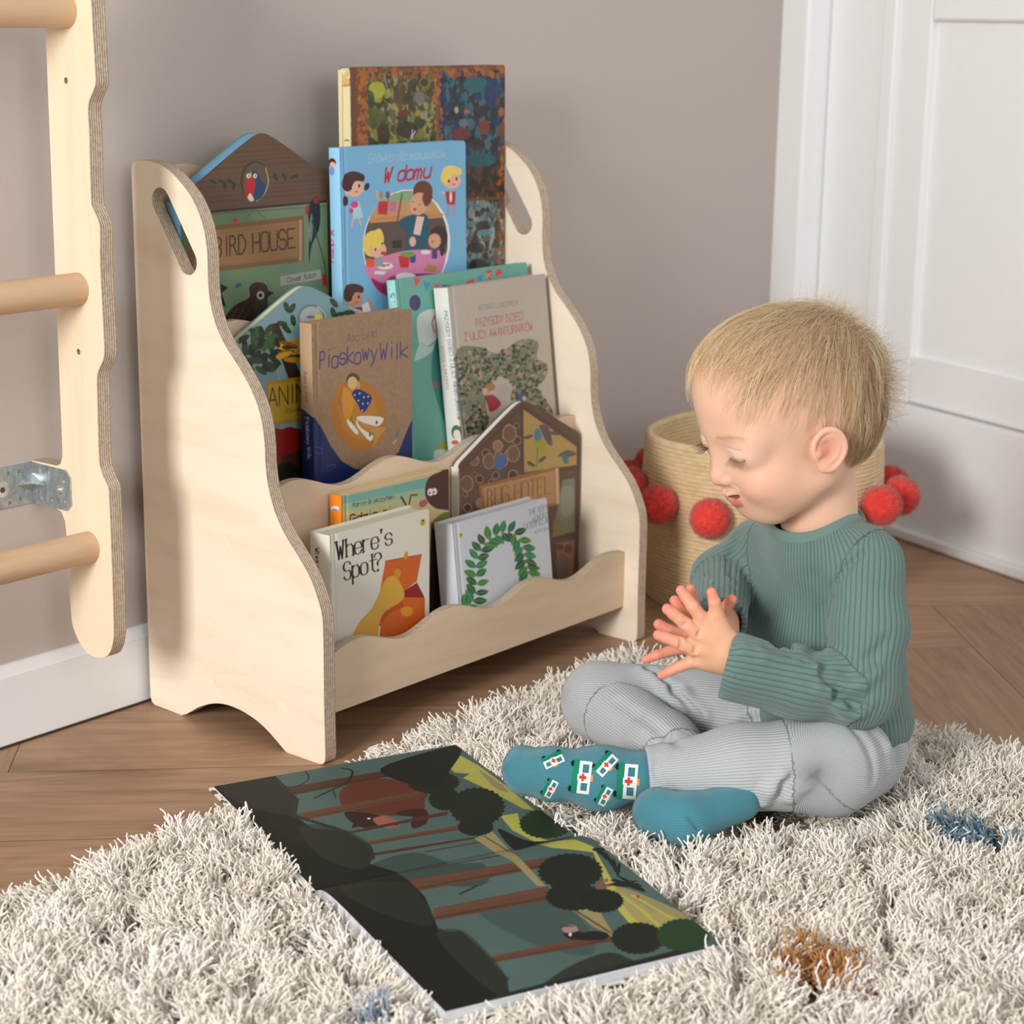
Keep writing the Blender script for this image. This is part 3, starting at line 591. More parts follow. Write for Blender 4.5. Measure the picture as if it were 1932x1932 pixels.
def a_tall(A):
    A.T = WT; r = (118, 68, 38); A.poly([(285, 130), (860, 118), (870, 690), (290, 700)], (96, 92, 52)); A.poly([(888, 118), (1370, 112), (1370, 1060), (900, 1060)], (34, 50, 66)); A.poly([(900, 1075), (1370, 1060), (1370, 1620), (900, 1620)], (96, 100, 98)); A.poly([(290, 720), (860, 720), (860, 1620), (290, 1620)], (80, 100, 60))
    A.speck(420, .0055, [(120, 112, 44), (58, 62, 30), (156, 144, 60), (60, 44, 26), (42, 54, 36), (150, 138, 110)], 3, [(290, 130), (860, 690)]); A.speck(420, .0055, [(20, 28, 46), (44, 96, 104), (28, 44, 88), (46, 30, 30), (20, 24, 30), (70, 100, 110)], 4, [(890, 118), (1370, 820)]); A.speck(200, .005, [(40, 30, 24), (96, 56, 30), (24, 24, 26)], 5, [(890, 820), (1370, 1040)]); A.speck(300, .005, [(40, 36, 34), (150, 154, 148), (96, 140, 146), (60, 44, 34), (176, 176, 168)], 6, [(900, 1080), (1370, 1560)])
    for cx, cy, rx, ry, c in ((430, 270, 62, 62, (168, 168, 52)), (372, 330, 40, 60, (22, 62, 40)), (600, 300, 30, 130, (84, 58, 34)), (625, 440, 48, 24, (104, 40, 30)), (650, 560, 76, 62, (24, 18, 18)), (775, 215, 40, 40, (120, 104, 36)), (775, 215, 28, 28, (52, 34, 20)), (740, 330, 46, 40, (104, 100, 108)), (400, 460, 90, 60, (74, 84, 30)), (480, 590, 46, 80, (50, 34, 22)), (1150, 230, 90, 60, (34, 96, 104)), (1040, 590, 66, 46, (110, 38, 34)), (1210, 540, 44, 56, (120, 48, 34)), (1270, 300, 60, 110, (24, 46, 92)), (1085, 425, 22, 16, (190, 80, 50)), (1010, 415, 14, 24, (190, 170, 110)), (1060, 510, 34, 30, (100, 110, 124)), (1180, 780, 120, 50, (30, 90, 100)), (1160, 670, 60, 40, (50, 28, 26)), (1200, 1260, 50, 36, (64, 42, 34)), (1220, 1310, 60, 24, (84, 150, 158)), (1310, 1300, 24, 110, (88, 58, 34)), (1155, 1420, 60, 40, (40, 30, 26)), (1170, 1560, 70, 60, (22, 22, 24))): A.ell(cx, cy, rx, ry, c, alpha=.85)
    A.line([(690, 560), (680, 620), (710, 570)], 8, (210, 210, 210)); A.line([(480, 150), (520, 320)], 10, (170, 170, 160), alpha=.6)
    for p in ([(285, 128), (1375, 108)], [(280, 128), (290, 1620)], [(872, 120), (876, 1100)], [(1375, 110), (1362, 1620)], [(880, 1078), (1370, 1055)], [(290, 705), (880, 700)]): A.line(p, 24, r)
    A.speck(160, .004, [(168, 96, 40), (110, 60, 30)], 7, [(285, 118), (360, 700)]); A.speck(110, .004, [(168, 96, 40), (110, 60, 30)], 8, [(1310, 112), (1385, 1560)]); A.speck(120, .0035, [(168, 96, 40), (130, 76, 36)], 9, [(285, 112), (1380, 165)]); A.speck(60, .0035, [(168, 96, 40), (130, 76, 36)], 10, [(845, 120), (905, 1100)])
def s_tall(A): A.T = WT; A.speck(30, .003, [(196, 140, 80), (214, 180, 120)], 1, [(180, 135), (260, 260)]); A.line([(196, 640), (214, 632), (230, 642)], 8, (30, 26, 24)); A.line([(181, 150), (186, 1600)], 5, (120, 84, 50))
book('picture_book', 'gable-topped BIRD HOUSE board book with blue edge, left end of the top tier', .0215, .247, .4158, .238, .282, .022, .5, a_bird, (112, 138, 104), (120, 176, 210), None, apex(.238, .131, .279, .203), pages=(120, 176, 210), board=True)
book('picture_book', 'light blue book titled W domu in red script, centre front of the top tier', .2575, .2195, .4158, .2345, .2573, .018, 1.0, a_wdom, (120, 178, 214), (150, 206, 238), s_wdom, pages=(236, 236, 230), rc=.006)
book('picture_book', 'tallest book, brown-framed forest scenes, standing behind the light blue book', .2985, .242, .4158, .2985, .3525, .020, .6, a_tall, (104, 62, 38), (226, 214, 168), s_tall, pages=(226, 214, 168), rc=.005, board=True)
# ---- middle tier
def a_anim(A):
    A.T = AT; A.wash(lambda P: (1-.12*vnoise(P, 16, 4))[:, None])
    A.poly([(240, 640), (560, 370), (620, 1300), (560, 1900), (150, 1900), (240, 1000)], (88, 116, 118), alpha=.45); A.poly([(520, 400), (600, 380), (830, 900), (1000, 1300), (700, 900)], (52, 38, 30))
    A.ell(900, 330, 122, 118, (110, 124, 124)); A.ell(905, 335, 104, 102, (168, 172, 172)); A.poly([(940, 300), (1000, 318), (998, 358), (930, 366)], (214, 206, 30)); A.ell(900, 330, 40, 14, (110, 106, 108)); A.line([(960, 235), (1030, 300), (1036, 372)], 8, (196, 200, 192), True)
    for x, y, a in ((730, 250, -60), (680, 240, 70), (740, 360, 80), (640, 390, 10), (680, 440, 40), (1110, 200, 50), (1105, 290, 75), (1160, 310, -20), (1250, 290, 0), (1320, 330, 30)): A.ell(x, y, 52, 25, (38, 62, 36), a); A.line([(x-20, y), (x+20, y)], 4, (84, 110, 70))
    A.line([(640, 270), (700, 420), (760, 500)], 8, (120, 140, 70), True)
    for k in range(9):
        t = k*.8; A.ell(700+70*math.cos(t*2.1), 560+k*20, 90, 26, [(176, 130, 30), (120, 84, 22), (196, 152, 42), (66, 46, 20)][k % 4], 20*math.sin(t))
    rng = np.random.default_rng(3)
    for k in range(46):
        x, y = 260+330*rng.random(), 430+420*rng.random(); A.ell(x, y, 62, 26, [(24, 44, 24), (38, 66, 32), (52, 84, 40), (18, 30, 20)][k % 4], 180*rng.random())
    A.poly([(330, 820), (420, 960), (400, 1050), (360, 960)], (24, 44, 24))
    A.poly([(488, 920), (1300, 800), (1300, 1210), (535, 1320)], (160, 128, 32)); A.poly([(510, 950), (1290, 835), (1290, 1180), (548, 1285)], (176, 144, 40)); A.text('ANIMAL HOMES', (505, 1150), (1640, 980), 170, 13, (40, 30, 12), up=(-.02, -1)); A.text('Clover Robin', (670, 1205), (1000, 1150), 32, 6, (84, 66, 20), up=(0, -1))
    A.poly([(555, 1370), (640, 1350), (700, 1330), (760, 1340), (860, 1400), (860, 1640), (560, 1660)], (136, 18, 12), True); A.poly([(640, 1600), (900, 1500), (900, 2000), (560, 1960)], (66, 34, 22)); A.poly([(520, 1700), (700, 1650), (900, 1760), (900, 2100), (500, 2100)], (24, 22, 16))
def a_pias(A):
    A.T = AT; A.wash(lambda P: (1-.16*vnoise(P, 300, 5)-.05*vnoise(P, 900, 6))[:, None])
    A.poly([(800, 1150), (900, 1190), (1000, 1340), (1080, 1500), (1180, 1640), (1300, 1710), (1420, 1720), (1560, 1660), (1700, 1560), (1770, 1380), (1850, 1200), (1900, 1140), (1900, 2300), (800, 2300)], (22, 36, 92))
    A.text('Åsa Lind', (1225, 560), (1500, 505), 72, 7, (96, 84, 100), up=(.05, -1), bounce=.3); A.text('Piaskowy', (975, 800), (1510, 715), 150, 15, (56, 56, 112), up=(.02, -1), bounce=.5); A.text('Wilk', (1520, 715), (1790, 700), 140, 15, (56, 56, 112), up=(.02, -1), bounce=.4)
    A.ell(1335, 1220, 248, 330, (176, 112, 36), -12); A.ell(1330, 1210, 170, 240, (190, 130, 50), -12, .6); A.poly([(1140, 1050), (1170, 1150), (1240, 1300), (1340, 1400), (1300, 1330), (1260, 1200), (1180, 1100)], (150, 110, 70), True)
    A.poly([(1200, 970), (1290, 1060), (1280, 1180), (1240, 1280), (1190, 1180)], (204, 140, 48), True); A.poly([(1320, 1240), (1420, 1230), (1560, 1250), (1520, 1320), (1440, 1310), (1350, 1280)], (226, 218, 204), True); A.poly([(1320, 1260), (1350, 1330), (1450, 1400), (1470, 1420), (1440, 1460), (1380, 1400), (1320, 1320)], (228, 220, 208), True); A.poly([(1225, 1270), (1260, 1280), (1330, 1370), (1320, 1400), (1260, 1340)], (226, 218, 208), True); A.ell(1500, 1290, 10, 18, (60, 60, 80)); A.ell(1440, 1400, 9, 20, (70, 60, 60))
    A.poly([(1350, 1300), (1500, 1330), (1580, 1340), (1540, 1400), (1460, 1520), (1480, 1400)], (190, 140, 70), True)
    A.ell(1285, 910, 62, 72, (84, 64, 34)); A.ell(1280, 930, 46, 58, (206, 176, 112)); A.ell(1334, 950, 14, 40, (196, 150, 90)); A.poly([(1275, 1030), (1330, 985), (1440, 1040), (1450, 1100), (1376, 1200), (1320, 1110)], (24, 42, 110), True)
    for x, y in ((1300, 1040), (1345, 1025), (1385, 1060), (1335, 1090), (1375, 1120), (1425, 1055), (1420, 1115), (1370, 1180)): A.ell(x, y, 7, 8, (190, 200, 226))
    A.ell(1690, 925, 18, 22, (150, 132, 104)); A.ell(1685, 1400, 14, 34, (96, 112, 140), 20); A.line([(1652, 1480), (1680, 1450)], 12, (206, 196, 180)); A.line([(940, 1510), (1000, 1530), (990, 1570), (930, 1560)], 5, (88, 104, 150), True); A.line([(1050, 1690), (1120, 1670), (1110, 1700)], 5, (88, 104, 150), True)
def s_pias(A):
    A.T = AT; A.poly([(780, 1150), (850, 1175), (920, 1240), (1000, 1300), (1000, 2200), (780, 2200)], (20, 34, 88)); A.text('Piaskowy Wilk', (862, 1240), (880, 1620), 30, 7, (150, 156, 190), up=(1, 0)); A.text('Åsa Lind', (846, 820), (862, 1100), 26, 6, (110, 92, 84), up=(1, 0))
def a_turq(A):
    A.T = PT; A.wash(lambda P: (1-.06*vnoise(P, 20, 7))[:, None]); A.line([(258, 240), (430, 1850)], 12, (84, 160, 146))
    for p, c in ([((370, 200), (440, 205), (385, 292)), (206, 80, 80)], [((450, 230), (520, 250), (475, 330)), (80, 140, 170)], [((535, 262), (600, 262), (570, 340)), (196, 80, 96)], [((610, 265), (700, 270), (660, 330)), (36, 96, 120)], [((720, 270), (800, 258), (760, 320)), (180, 90, 110)], [((815, 240), (900, 205), (890, 290)), (206, 70, 66)], [((915, 200), (970, 170), (955, 260)), (74, 140, 176)], [((985, 140), (1050, 135), (1040, 245)), (196, 60, 70)], [((1075, 160), (1110, 115), (1150, 155), (1085, 200)), (214, 70, 70)], [((1150, 190), (1230, 200), (1140, 235)), (96, 150, 170)]): A.poly(list(p), c)
    for x, y in ((568, 300), (1020, 180), (750, 285)): A.line([(x-20, y-20), (x+20, y+20)], 5, (230, 220, 220)); A.line([(x+20, y-20), (x-20, y+20)], 5, (230, 220, 220))
    A.ell(382, 420, 50, 70, (66, 56, 104)); A.text('30', (352, 448), (412, 440), 40, 6, (120, 112, 150)); A.poly([(400, 560), (470, 490), (560, 480), (600, 560), (600, 700), (480, 800), (420, 780)], (196, 208, 200), True); A.line([(560, 530), (530, 590), (550, 670)], 14, (190, 56, 56), True); A.poly([(380, 900), (430, 760), (500, 800), (560, 760), (600, 700), (600, 780), (480, 880), (390, 920)], (180, 204, 196), True)
    A.poly([(560, 760), (620, 720), (700, 1500), (700, 1620), (600, 1350), (530, 1100), (530, 900)], (52, 124, 116), True); A.ell(570, 1125, 22, 22, (190, 66, 60)); A.poly([(560, 1690), (640, 1620), (760, 1640), (700, 1700), (580, 1720)], (150, 150, 70), True); A.poly([(545, 1800), (560, 1700), (700, 1720), (700, 1900), (545, 1900)], (196, 208, 204), True)
def s_turq(A): A.T = PT; A.speck(26, .0016, [(196, 80, 96), (60, 90, 150), (220, 230, 230)], 2, [(160, 250), (250, 480)])
def a_prz(A):
    A.T = PT; A.wash(lambda P: (1-.05*vnoise(P, 200, 8))[:, None]); A.line([(668, 335), (812, 1600)], 6, (150, 136, 120)); A.line([(690, 335), (830, 1600)], 4, (206, 198, 184))
    A.text('ASTRID LINDGREN', (930, 486), (1275, 438), 42, 5, (120, 112, 104), up=(-.1, -1)); A.text('PRZYGODY DZIECI', (912, 628), (1330, 562), 66, 10, (178, 100, 88), up=(-.1, -1)); A.text('Z ULICY AWANTURNIKÓW', (810, 752), (1412, 654), 66, 10, (178, 100, 88), up=(-.1, -1))
    rng = np.random.default_rng(8); blob = [(730, 880), (930, 800), (1100, 860), (1300, 740), (1450, 760), (1440, 900), (1530, 960), (1510, 1080), (1440, 1150), (1500, 1240), (1580, 1380), (1500, 1500), (1350, 1420), (1290, 1280), (1210, 1250), (1230, 1130), (1130, 1060), (1060, 1100), (1010, 1230), (1000, 1330), (1020, 1450), (960, 1560), (820, 1600)]
    A.poly(blob, (86, 96, 70), True, .75); B = np.array(blob, float)
    n = 0
    while n < 520:
        q = np.array([720+880*rng.random(), 740+860*rng.random()]); ins = False
        for a, b in zip(B, np.roll(B, -1, 0)):
            if (a[1] > q[1]) != (b[1] > q[1]) and q[0] < (b[0]-a[0])*(q[1]-a[1])/(b[1]-a[1])+a[0]: ins = not ins
        if not ins: continue
        A.ell(q[0], q[1], 9+15*rng.random(), 7+9*rng.random(), [(44, 66, 38), (66, 86, 44), (36, 54, 34), (96, 108, 60), (176, 140, 124), (166, 128, 116), (58, 78, 44)][n % 7], 180*rng.random(), n=8); n += 1
    A.ell(1035, 1150, 44, 34, (160, 116, 60)); A.ell(990, 1190, 26, 34, (206, 160, 130)); A.poly([(1000, 1240), (1060, 1220), (1130, 1300), (1040, 1370), (1010, 1300)], (160, 44, 60), True); A.poly([(1260, 1270), (1300, 1210), (1350, 1230), (1330, 1300), (1270, 1300)], (52, 84, 140), True); A.ell(1330, 1250, 18, 20, (200, 170, 130)); A.ell(1150, 1180, 60, 50, (176, 162, 152))
def s_prz(A):
    A.T = PT; A.text('PRZYGODY DZIECI Z ULICY AWANTURNIKÓW', (640, 490), (758, 1440), 26, 6, (92, 104, 128), up=(1, -.1)); A.text('ASTRID LINDGREN', (615, 790), (665, 1170), 20, 5, (200, 120, 110), up=(1, -.1)); A.ell(745, 1540, 40, 60, (70, 110, 70)); A.ell(750, 1560, 28, 40, (220, 214, 200)); A.ell(735, 1630, 30, 20, (200, 90, 70))
book('picture_book', 'gable-topped ANIMAL HOMES board book with cream edge, left end of the middle tier', .0225, .1830, .2378, .262, .2795, .012, .3, a_anim, (124, 158, 166), (226, 222, 190), None, apex(.262, .1355, .2795, .208, .003), pages=(222, 218, 180), board=True)
book('picture_book', 'brown kraft paper book titled Piaskowy Wilk with dark blue bottom, in the middle tier', .1355, .150, .2378, .1735, .2395, .020, .4, a_pias, (160, 128, 98), (184, 152, 118), s_pias, pages=(214, 200, 176))
book('picture_book', 'turquoise book with bunting flags, leaning behind the beige book in the middle tier', .3235, .1600,   .2405, .262, .2690, .0142, 7.2, a_turq, (104, 168, 152), (150, 220, 212), s_turq, pages=(220, 214, 200))
book('picture_book', 'beige hardback with red title and leafy tree, right end of the middle tier', .3905, .1322, .2415, .1985, .2545, .024, 7.2, a_prz, (182, 170, 156), (226, 224, 218), s_prz, pages=(150, 130, 90), rc=.001)
# ---- front tier
def a_gdz(A):
    A.T = FT; A.poly([(240, 560), (860, 420), (860, 520), (240, 640)], (112, 164, 152)); A.poly([(240, 600), (860, 480), (860, 640), (240, 760)], (164, 180, 140), alpha=.75); A.poly([(240, 650), (860, 560), (860, 1400), (240, 1400)], (206, 176, 122), alpha=.8)
    A.text('Marcin Brykczyński', (300, 616), (525, 568), 22, 3.5, (34, 28, 22), up=(-.05, -1)); A.text('Gdzie się', (285, 706), (545, 650), 46, 8, (34, 24, 18), up=(-.05, -1))
    A.poly([(700, 470), (760, 430), (880, 410), (880, 700), (830, 640), (740, 620), (690, 560)], (76, 44, 34), True); A.poly([(720, 700), (880, 600), (900, 1400), (700, 1400)], (52, 30, 24)); A.poly([(730, 690), (800, 640), (810, 690), (740, 740)], (110, 120, 50), True); A.ell(716, 536, 16, 20, (228, 220, 214)); A.ell(738, 532, 14, 18, (228, 220, 214)); A.ell(712, 540, 5, 6, (20, 14, 12)); A.ell(734, 536, 5, 6, (20, 14, 12)); A.poly([(655, 590), (690, 575), (700, 600), (665, 618)], (176, 90, 96), True); A.line([(560, 562), (590, 612)], 14, (84, 54, 44)); A.line([(610, 560), (600, 612)], 12, (84, 54, 44)); A.line([(612, 552), (645, 550)], 9, (84, 54, 44))
def s_gdz(A): A.T = FT; A.ell(208, 622, 22, 14, (220, 226, 232)); A.ell(208, 630, 16, 6, (96, 150, 190))
def a_bug(A):
    A.T = FT; A.poly([(870, 430), (1205, 70), (1240, 80), (1235, 640), (870, 720)], (104, 76, 62)); A.wash(lambda P: (1-.2*vnoise(P, 60, 9))[:, None])
    A.poly([(1215, 90), (1500, 290), (1500, 390), (1215, 430)], (176, 146, 82)); A.poly([(1425, 470), (1490, 460), (1490, 760), (1370, 780)], (124, 124, 108)); rng = np.random.default_rng(2)
    for k in range(46):
        x, y = 900+290*rng.random(), 150+480*rng.random()
        if y < 420-(x-880)*.95: continue
        r = 10+20*rng.random(); A.ell(x, y, r, r*1.1, (166, 136, 118)); A.ell(x, y, r*.82, r*.9, [(92, 62, 50), (120, 90, 72), (150, 112, 84), (78, 52, 44)][k % 4])
    for x, y, r in ((1140, 222, 38), (1030, 370, 34), (912, 490, 36), (1160, 330, 36)): A.ell(x, y, r, r*1.25, (160, 134, 112)); A.ell(x, y, r*.85, r*1.1, (116, 86, 68))
    A.poly([(1066, 350), (1120, 340), (1105, 410), (1060, 405)], (72, 104, 150), True)
    for p, c in (([(1270, 230), (1290, 190), (1312, 230), (1300, 270), (1280, 260)], (72, 128, 150)), ([(1400, 340), (1450, 310), (1500, 330), (1450, 350)], (96, 86, 82)), ([(1300, 180), (1350, 190), (1370, 280), (1340, 270)], (96, 84, 90)), ([(1420, 330), (1450, 340), (1455, 380), (1430, 378)], (60, 116, 120))): A.poly(p, c, True)
    A.poly([(1270, 270), (1320, 260), (1330, 300), (1300, 330)], (160, 150, 50), True); A.line([(1290, 300), (1285, 400)], 7, (70, 90, 60)); A.ell(1255, 385, 26, 9, (60, 84, 62), 30); A.ell(1315, 360, 26, 9, (60, 84, 62), -40); A.ell(1240, 240, 26, 10, (96, 84, 84), -15); A.ell(1380, 220, 30, 10, (96, 84, 84), 10)
    for p in ([(1205, 70), (1212, 440)], [(870, 430), (1205, 75)], [(1205, 72), (1510, 285)], [(1508, 285), (1500, 1040)], [(1410, 420), (1500, 400)], [(1380, 785), (1500, 755)]): A.line(p, 26, (92, 62, 52))
    A.line([(872, 440), (884, 720)], 22, (122, 88, 70))
    A.poly([(975, 500), (1405, 395), (1412, 600), (1010, 690)], (150, 104, 66)); A.poly([(995, 512), (1380, 420), (1385, 590), (1020, 680)], (182, 136, 88)); 
    for k in range(6): A.line([(1000, 540+k*24), (1380, 450+k*24)], 3, (150, 108, 68), alpha=.6)
    A.poly([(1384, 410), (1402, 406), (1408, 596), (1390, 600)], (200, 164, 128)); A.text('BUG HOTEL', (1020, 622), (1368, 540), 96, 8, (96, 62, 40), up=(-.02, -1)); A.text('BUG HOTEL', (1024, 622), (1372, 540), 96, 2.5, (206, 166, 118), up=(-.02, -1))
    A.poly([(1420, 520), (1480, 510), (1480, 640), (1420, 660)], (146, 146, 130), True, .8); A.ell(1400, 720, 26, 42, (130, 110, 60)); A.poly([(1390, 810), (1488, 790), (1480, 1030), (1400, 1050)], (150, 104, 80)); A.ell(1425, 930, 36, 66, (110, 100, 92)); A.ell(1410, 830, 20, 18, (96, 66, 54)); A.ell(1455, 840, 22, 22, (104, 74, 60))
def puffin(A, x, y, r):
    A.ell(x, y, r, r*1.35, (206, 190, 70), 8); A.poly([(x-r*.3, y-r*.7), (x+r*.3, y-r*.8), (x+r*.35, y), (x+r*.2, y+r*.7), (x-r*.3, y+r*.7), (x-r*.35, y)], (28, 26, 24), True); A.ell(x-r*.05, y+r*.2, r*.14, r*.5, (220, 214, 200))
def a_spot(A):
    A.T = FT; A.line([(205, 790), (215, 1330)], 3, (196, 192, 180)); A.text("Where's", (212, 898), (516, 812), 92, 12, (34, 30, 28), True, up=(-.04, -1)); A.text('Spot?', (250, 1010), (458, 948), 92, 12, (34, 30, 28), True, up=(-.04, -1)); puffin(A, 675, 697, 16)
    O1, O2, O3 = (206, 96, 34), (188, 74, 22), (140, 26, 20)
    A.poly([(475, 905), (668, 870), (640, 1015), (585, 1060), (560, 1080), (440, 1100)], O1); A.line([(475, 905), (668, 870), (640, 1018)], 5, (150, 58, 20)); A.poly([(560, 1075), (645, 1020), (685, 1100), (570, 1150)], O3); A.poly([(455, 1170), (560, 1100), (685, 1100), (685, 1230), (590, 1310), (440, 1355)], O1); A.poly([(440, 1180), (560, 1100), (575, 1150), (500, 1180), (440, 1260)], O2); A.line([(445, 1350), (590, 1305), (685, 1225), (685, 1105)], 4, (150, 58, 20)); A.ell(585, 875, 11, 22, (206, 150, 40), 15); A.ell(590, 1175, 34, 26, (216, 150, 36)); A.ell(540, 970, 18, 24, (210, 140, 44))
    # plain ochre cloth shape in front of the chest
    A.poly([(300, 1330), (330, 1240), (400, 1160), (440, 1080), (480, 1000), (530, 990), (575, 1070), (560, 1120), (470, 1180), (440, 1250), (420, 1345)], (212, 164, 66), True)
def s_spot(A): A.T = FT; A.text("Where's Spot?", (103, 832), (118, 1120), 20, 4.5, (40, 36, 34), True, up=(1, 0))
def a_cat(A):
    A.T = FT; A.line([(852, 715), (890, 1180)], 4, (170, 172, 178)); puffin(A, 879, 768, 11)
    for t, a, b in (('THE VERY', (1243, 662), (1345, 628)), ('HUNGRY', (1262, 700), (1348, 668)), ('CATERPILLAR', (1215, 738), (1356, 696)), ('by Eric Carle', (1275, 756), (1356, 734))): A.text(t, a, b, 30 if t[0] != 'b' else 15, 4 if t[0] != 'b' else 2.5, (118, 118, 124), up=(-.05, -1))
    # plain arch of green leaves
    c = [(905, 1150), (945, 1120), (965, 1030), (960, 940), (985, 850), (1030, 790), (1100, 755), (1165, 760), (1210, 830), (1225, 900), (1240, 960)]; gr = [(22, 96, 62), (34, 118, 70), (18, 78, 56), (40, 128, 84), (60, 128, 50)]
    pts = spline(c, 3)
    rg = np.random.default_rng(4); pts = spline(c, 4)
    for i, p in enumerate(pts[::2]):
        q = pts[min(2*i+1, len(pts)-1)]-pts[max(2*i-1, 0)]; a = math.degrees(math.atan2(q[1], q[0]))
        for sd in (-1, 1):
            aa = math.radians(a+sd*(52+18*rg.random())); L = 62+14*rg.random(); ux, uy = math.cos(aa), math.sin(aa); tip = (p[0]+ux*L, p[1]+uy*L); w_ = 17+4*rg.random(); m = (p[0]+ux*L*.45, p[1]+uy*L*.45)
            A.poly([p, (m[0]-uy*w_, m[1]+ux*w_), tip, (m[0]+uy*w_, m[1]-ux*w_)], gr[(i*2+sd) % 5], True); A.line([p, tip], 3, (150, 176, 80), alpha=.7)
book('board_book', 'slim board book titled Gdzie się with orange spine, behind the cream book', .1220, .0905, .0628, .1905, .2175, .019, .3, a_gdz, (206, 178, 130), (240, 138, 30), s_gdz, pages=(216, 204, 176), rc=.001, board=False)
book('board_book', 'gable-topped BUG HOTEL board book, right end of the front tier', .3425, .1002, .0628, .2515, .2815, .0118, .3, a_bug, (104, 76, 62), (226, 220, 206), None, apex(.2515, .1275, .2805, .2105, .003), pages=(232, 228, 220), board=True)
book('board_book', "cream book titled Where's Spot? with orange chest, front left of the lowest tier", .0617, .0500, .0628, .1695, .1885, .0318, .2, a_spot, (220, 214, 200), (224, 220, 208), s_spot, pages=(206, 198, 180), rc=.004)
book('board_book', 'white book with a green leafy arch, front right of the lowest tier', .2815, .0400, .0665, .1865, .1555, .0300, 6.5, a_cat, (200, 202, 208), (206, 210, 218), None, pages=(200, 198, 196), rc=.004)
# ================================================================== IMPLICIT SURFACE MODELLING
f4 = np.float32
def vsub(P, a): return P - np.asarray(a, f4)
def cap(P, a, b, ra, rb=None):
    rb = ra if rb is None else rb; a = np.asarray(a, f4); ab = np.asarray(b, f4)-a; q = P-a
    t = np.clip((q@ab)/max(1e-12, float(ab@ab)), 0, 1); q -= t[:, None]*ab
    return np.sqrt(np.einsum('ij,ij->i', q, q)) - (ra+(rb-ra)*t)
def ball(P, c, r): q = vsub(P, c); return np.sqrt(np.einsum('ij,ij->i', q, q)) - f4(r)
def ellp(P, c, r, M=None):
    q = vsub(P, c)
    if M is not None: q = q@np.asarray(M, f4).T
    r = np.asarray(r, f4); a = q/r; k0 = np.sqrt(np.einsum('ij,ij->i', a, a)); b = a/r; k1 = np.sqrt(np.einsum('ij,ij->i', b, b)); return k0*(k0-1)/np.maximum(k1, 1e-6)
def smin(a, b, k): h = np.clip(.5+.5*(b-a)/k, 0, 1); return b*(1-h)+a*h - k*h*(1-h)
def smax(a, b, k): return -smin(-a, -b, k)
def smesh(sdf, lo, hi, h, Lip=1.25):
    """surface nets of an implicit function, evaluated sparsely"""
    lo, hi = np.asarray(lo, float), np.asarray(hi, float); n = np.ceil((hi-lo)/h/8).astype(int)*8+1
    B = (n-1)//8; cg = np.stack(np.meshgrid(*[np.arange(b) for b in B], indexing='ij'), -1).reshape(-1, 3)
    cc = (lo + (cg*8+4)*h).astype(f4); d = sdf(cc.copy()); near = np.abs(d) < 8*h*.87*Lip+.004
    V = np.empty(tuple(n), f4); sg = np.where(d.reshape(tuple(B)) < 0, -1., 1.).astype(f4)
    V[:-1, :-1, :-1] = np.repeat(np.repeat(np.repeat(sg, 8, 0), 8, 1), 8, 2); V[-1] = V[-2]; V[:, -1] = V[:, -2]; V[:, :, -1] = V[:, :, -2]
    o = np.stack(np.meshgrid(*[np.arange(9)]*3, indexing='ij'), -1).reshape(-1, 3)
    for s in range(0, near.sum(), 400):
        c = cg[near][s:s+400]; I = (c[:, None, :]*8+o[None]).reshape(-1, 3); v = sdf((lo+I*h).astype(f4)); V[I[:, 0], I[:, 1], I[:, 2]] = v
    S = V < 0; n0, n1, n2 = V.shape
    c8 = [(i, j, k) for i in (0, 1) for j in (0, 1) for k in (0, 1)]
    cnt = sum(S[i:n0-1+i, j:n1-1+j, k:n2-1+k].astype(np.int8) for i, j, k in c8); act = np.argwhere((cnt > 0) & (cnt < 8))
    vals = np.stack([V[act[:, 0]+i, act[:, 1]+j, act[:, 2]+k] for i, j, k in c8], 1); pos = np.zeros((len(act), 3)); m = np.zeros(len(act))
    C8 = np.array(c8, float)
    for a in range(8):
        for b in range(a+1, 8):
            if np.abs(C8[a]-C8[b]).sum() != 1: continue
            va, vb = vals[:, a], vals[:, b]; x = (va < 0) != (vb < 0); t = np.where(x, va/np.where(x, va-vb, 1), 0)
            pos += np.where(x[:, None], C8[a]+t[:, None]*(C8[b]-C8[a]), 0); m += x
    P = lo + (act + pos/m[:, None])*h
    idx = -np.ones((n0-1, n1-1, n2-1), np.int64); idx[act[:, 0], act[:, 1], act[:, 2]] = np.arange(len(act)); F = []
    for ax in range(3):
        e = [slice(None)]*3; g = [slice(None)]*3; e[ax] = slice(0, -1); g[ax] = slice(1, None); X = S[tuple(e)] != S[tuple(g)]
        I = np.argwhere(X); u, v = (ax+1) % 3, (ax+2) % 3; I = I[(I[:, u] > 0) & (I[:, v] > 0) & (I[:, u] < V.shape[u]-1) & (I[:, v] < V.shape[v]-1)]
        def at(du, dv): J = I.copy(); J[:, u] += du; J[:, v] += dv; return idx[J[:, 0], J[:, 1], J[:, 2]]
        q = np.stack([at(-1, -1), at(0, -1), at(0, 0), at(-1, 0)], 1); s_ = S[I[:, 0], I[:, 1], I[:, 2]]; q[~s_] = q[~s_][:, ::-1]; F.append(q)
    F = np.concatenate(F); F = F[(F >= 0).all(1)]; return P, F
def grad(sdf, P, e=.0008):
    g = np.stack([sdf((P+np.eye(3)[i]*e).astype(f4))-sdf((P-np.eye(3)[i]*e).astype(f4)) for i in range(3)], 1).astype(float); return g/np.maximum(1e-9, np.linalg.norm(g, axis=1))[:, None]
def nvec(v): v = np.asarray(v, float); return v/np.linalg.norm(v)

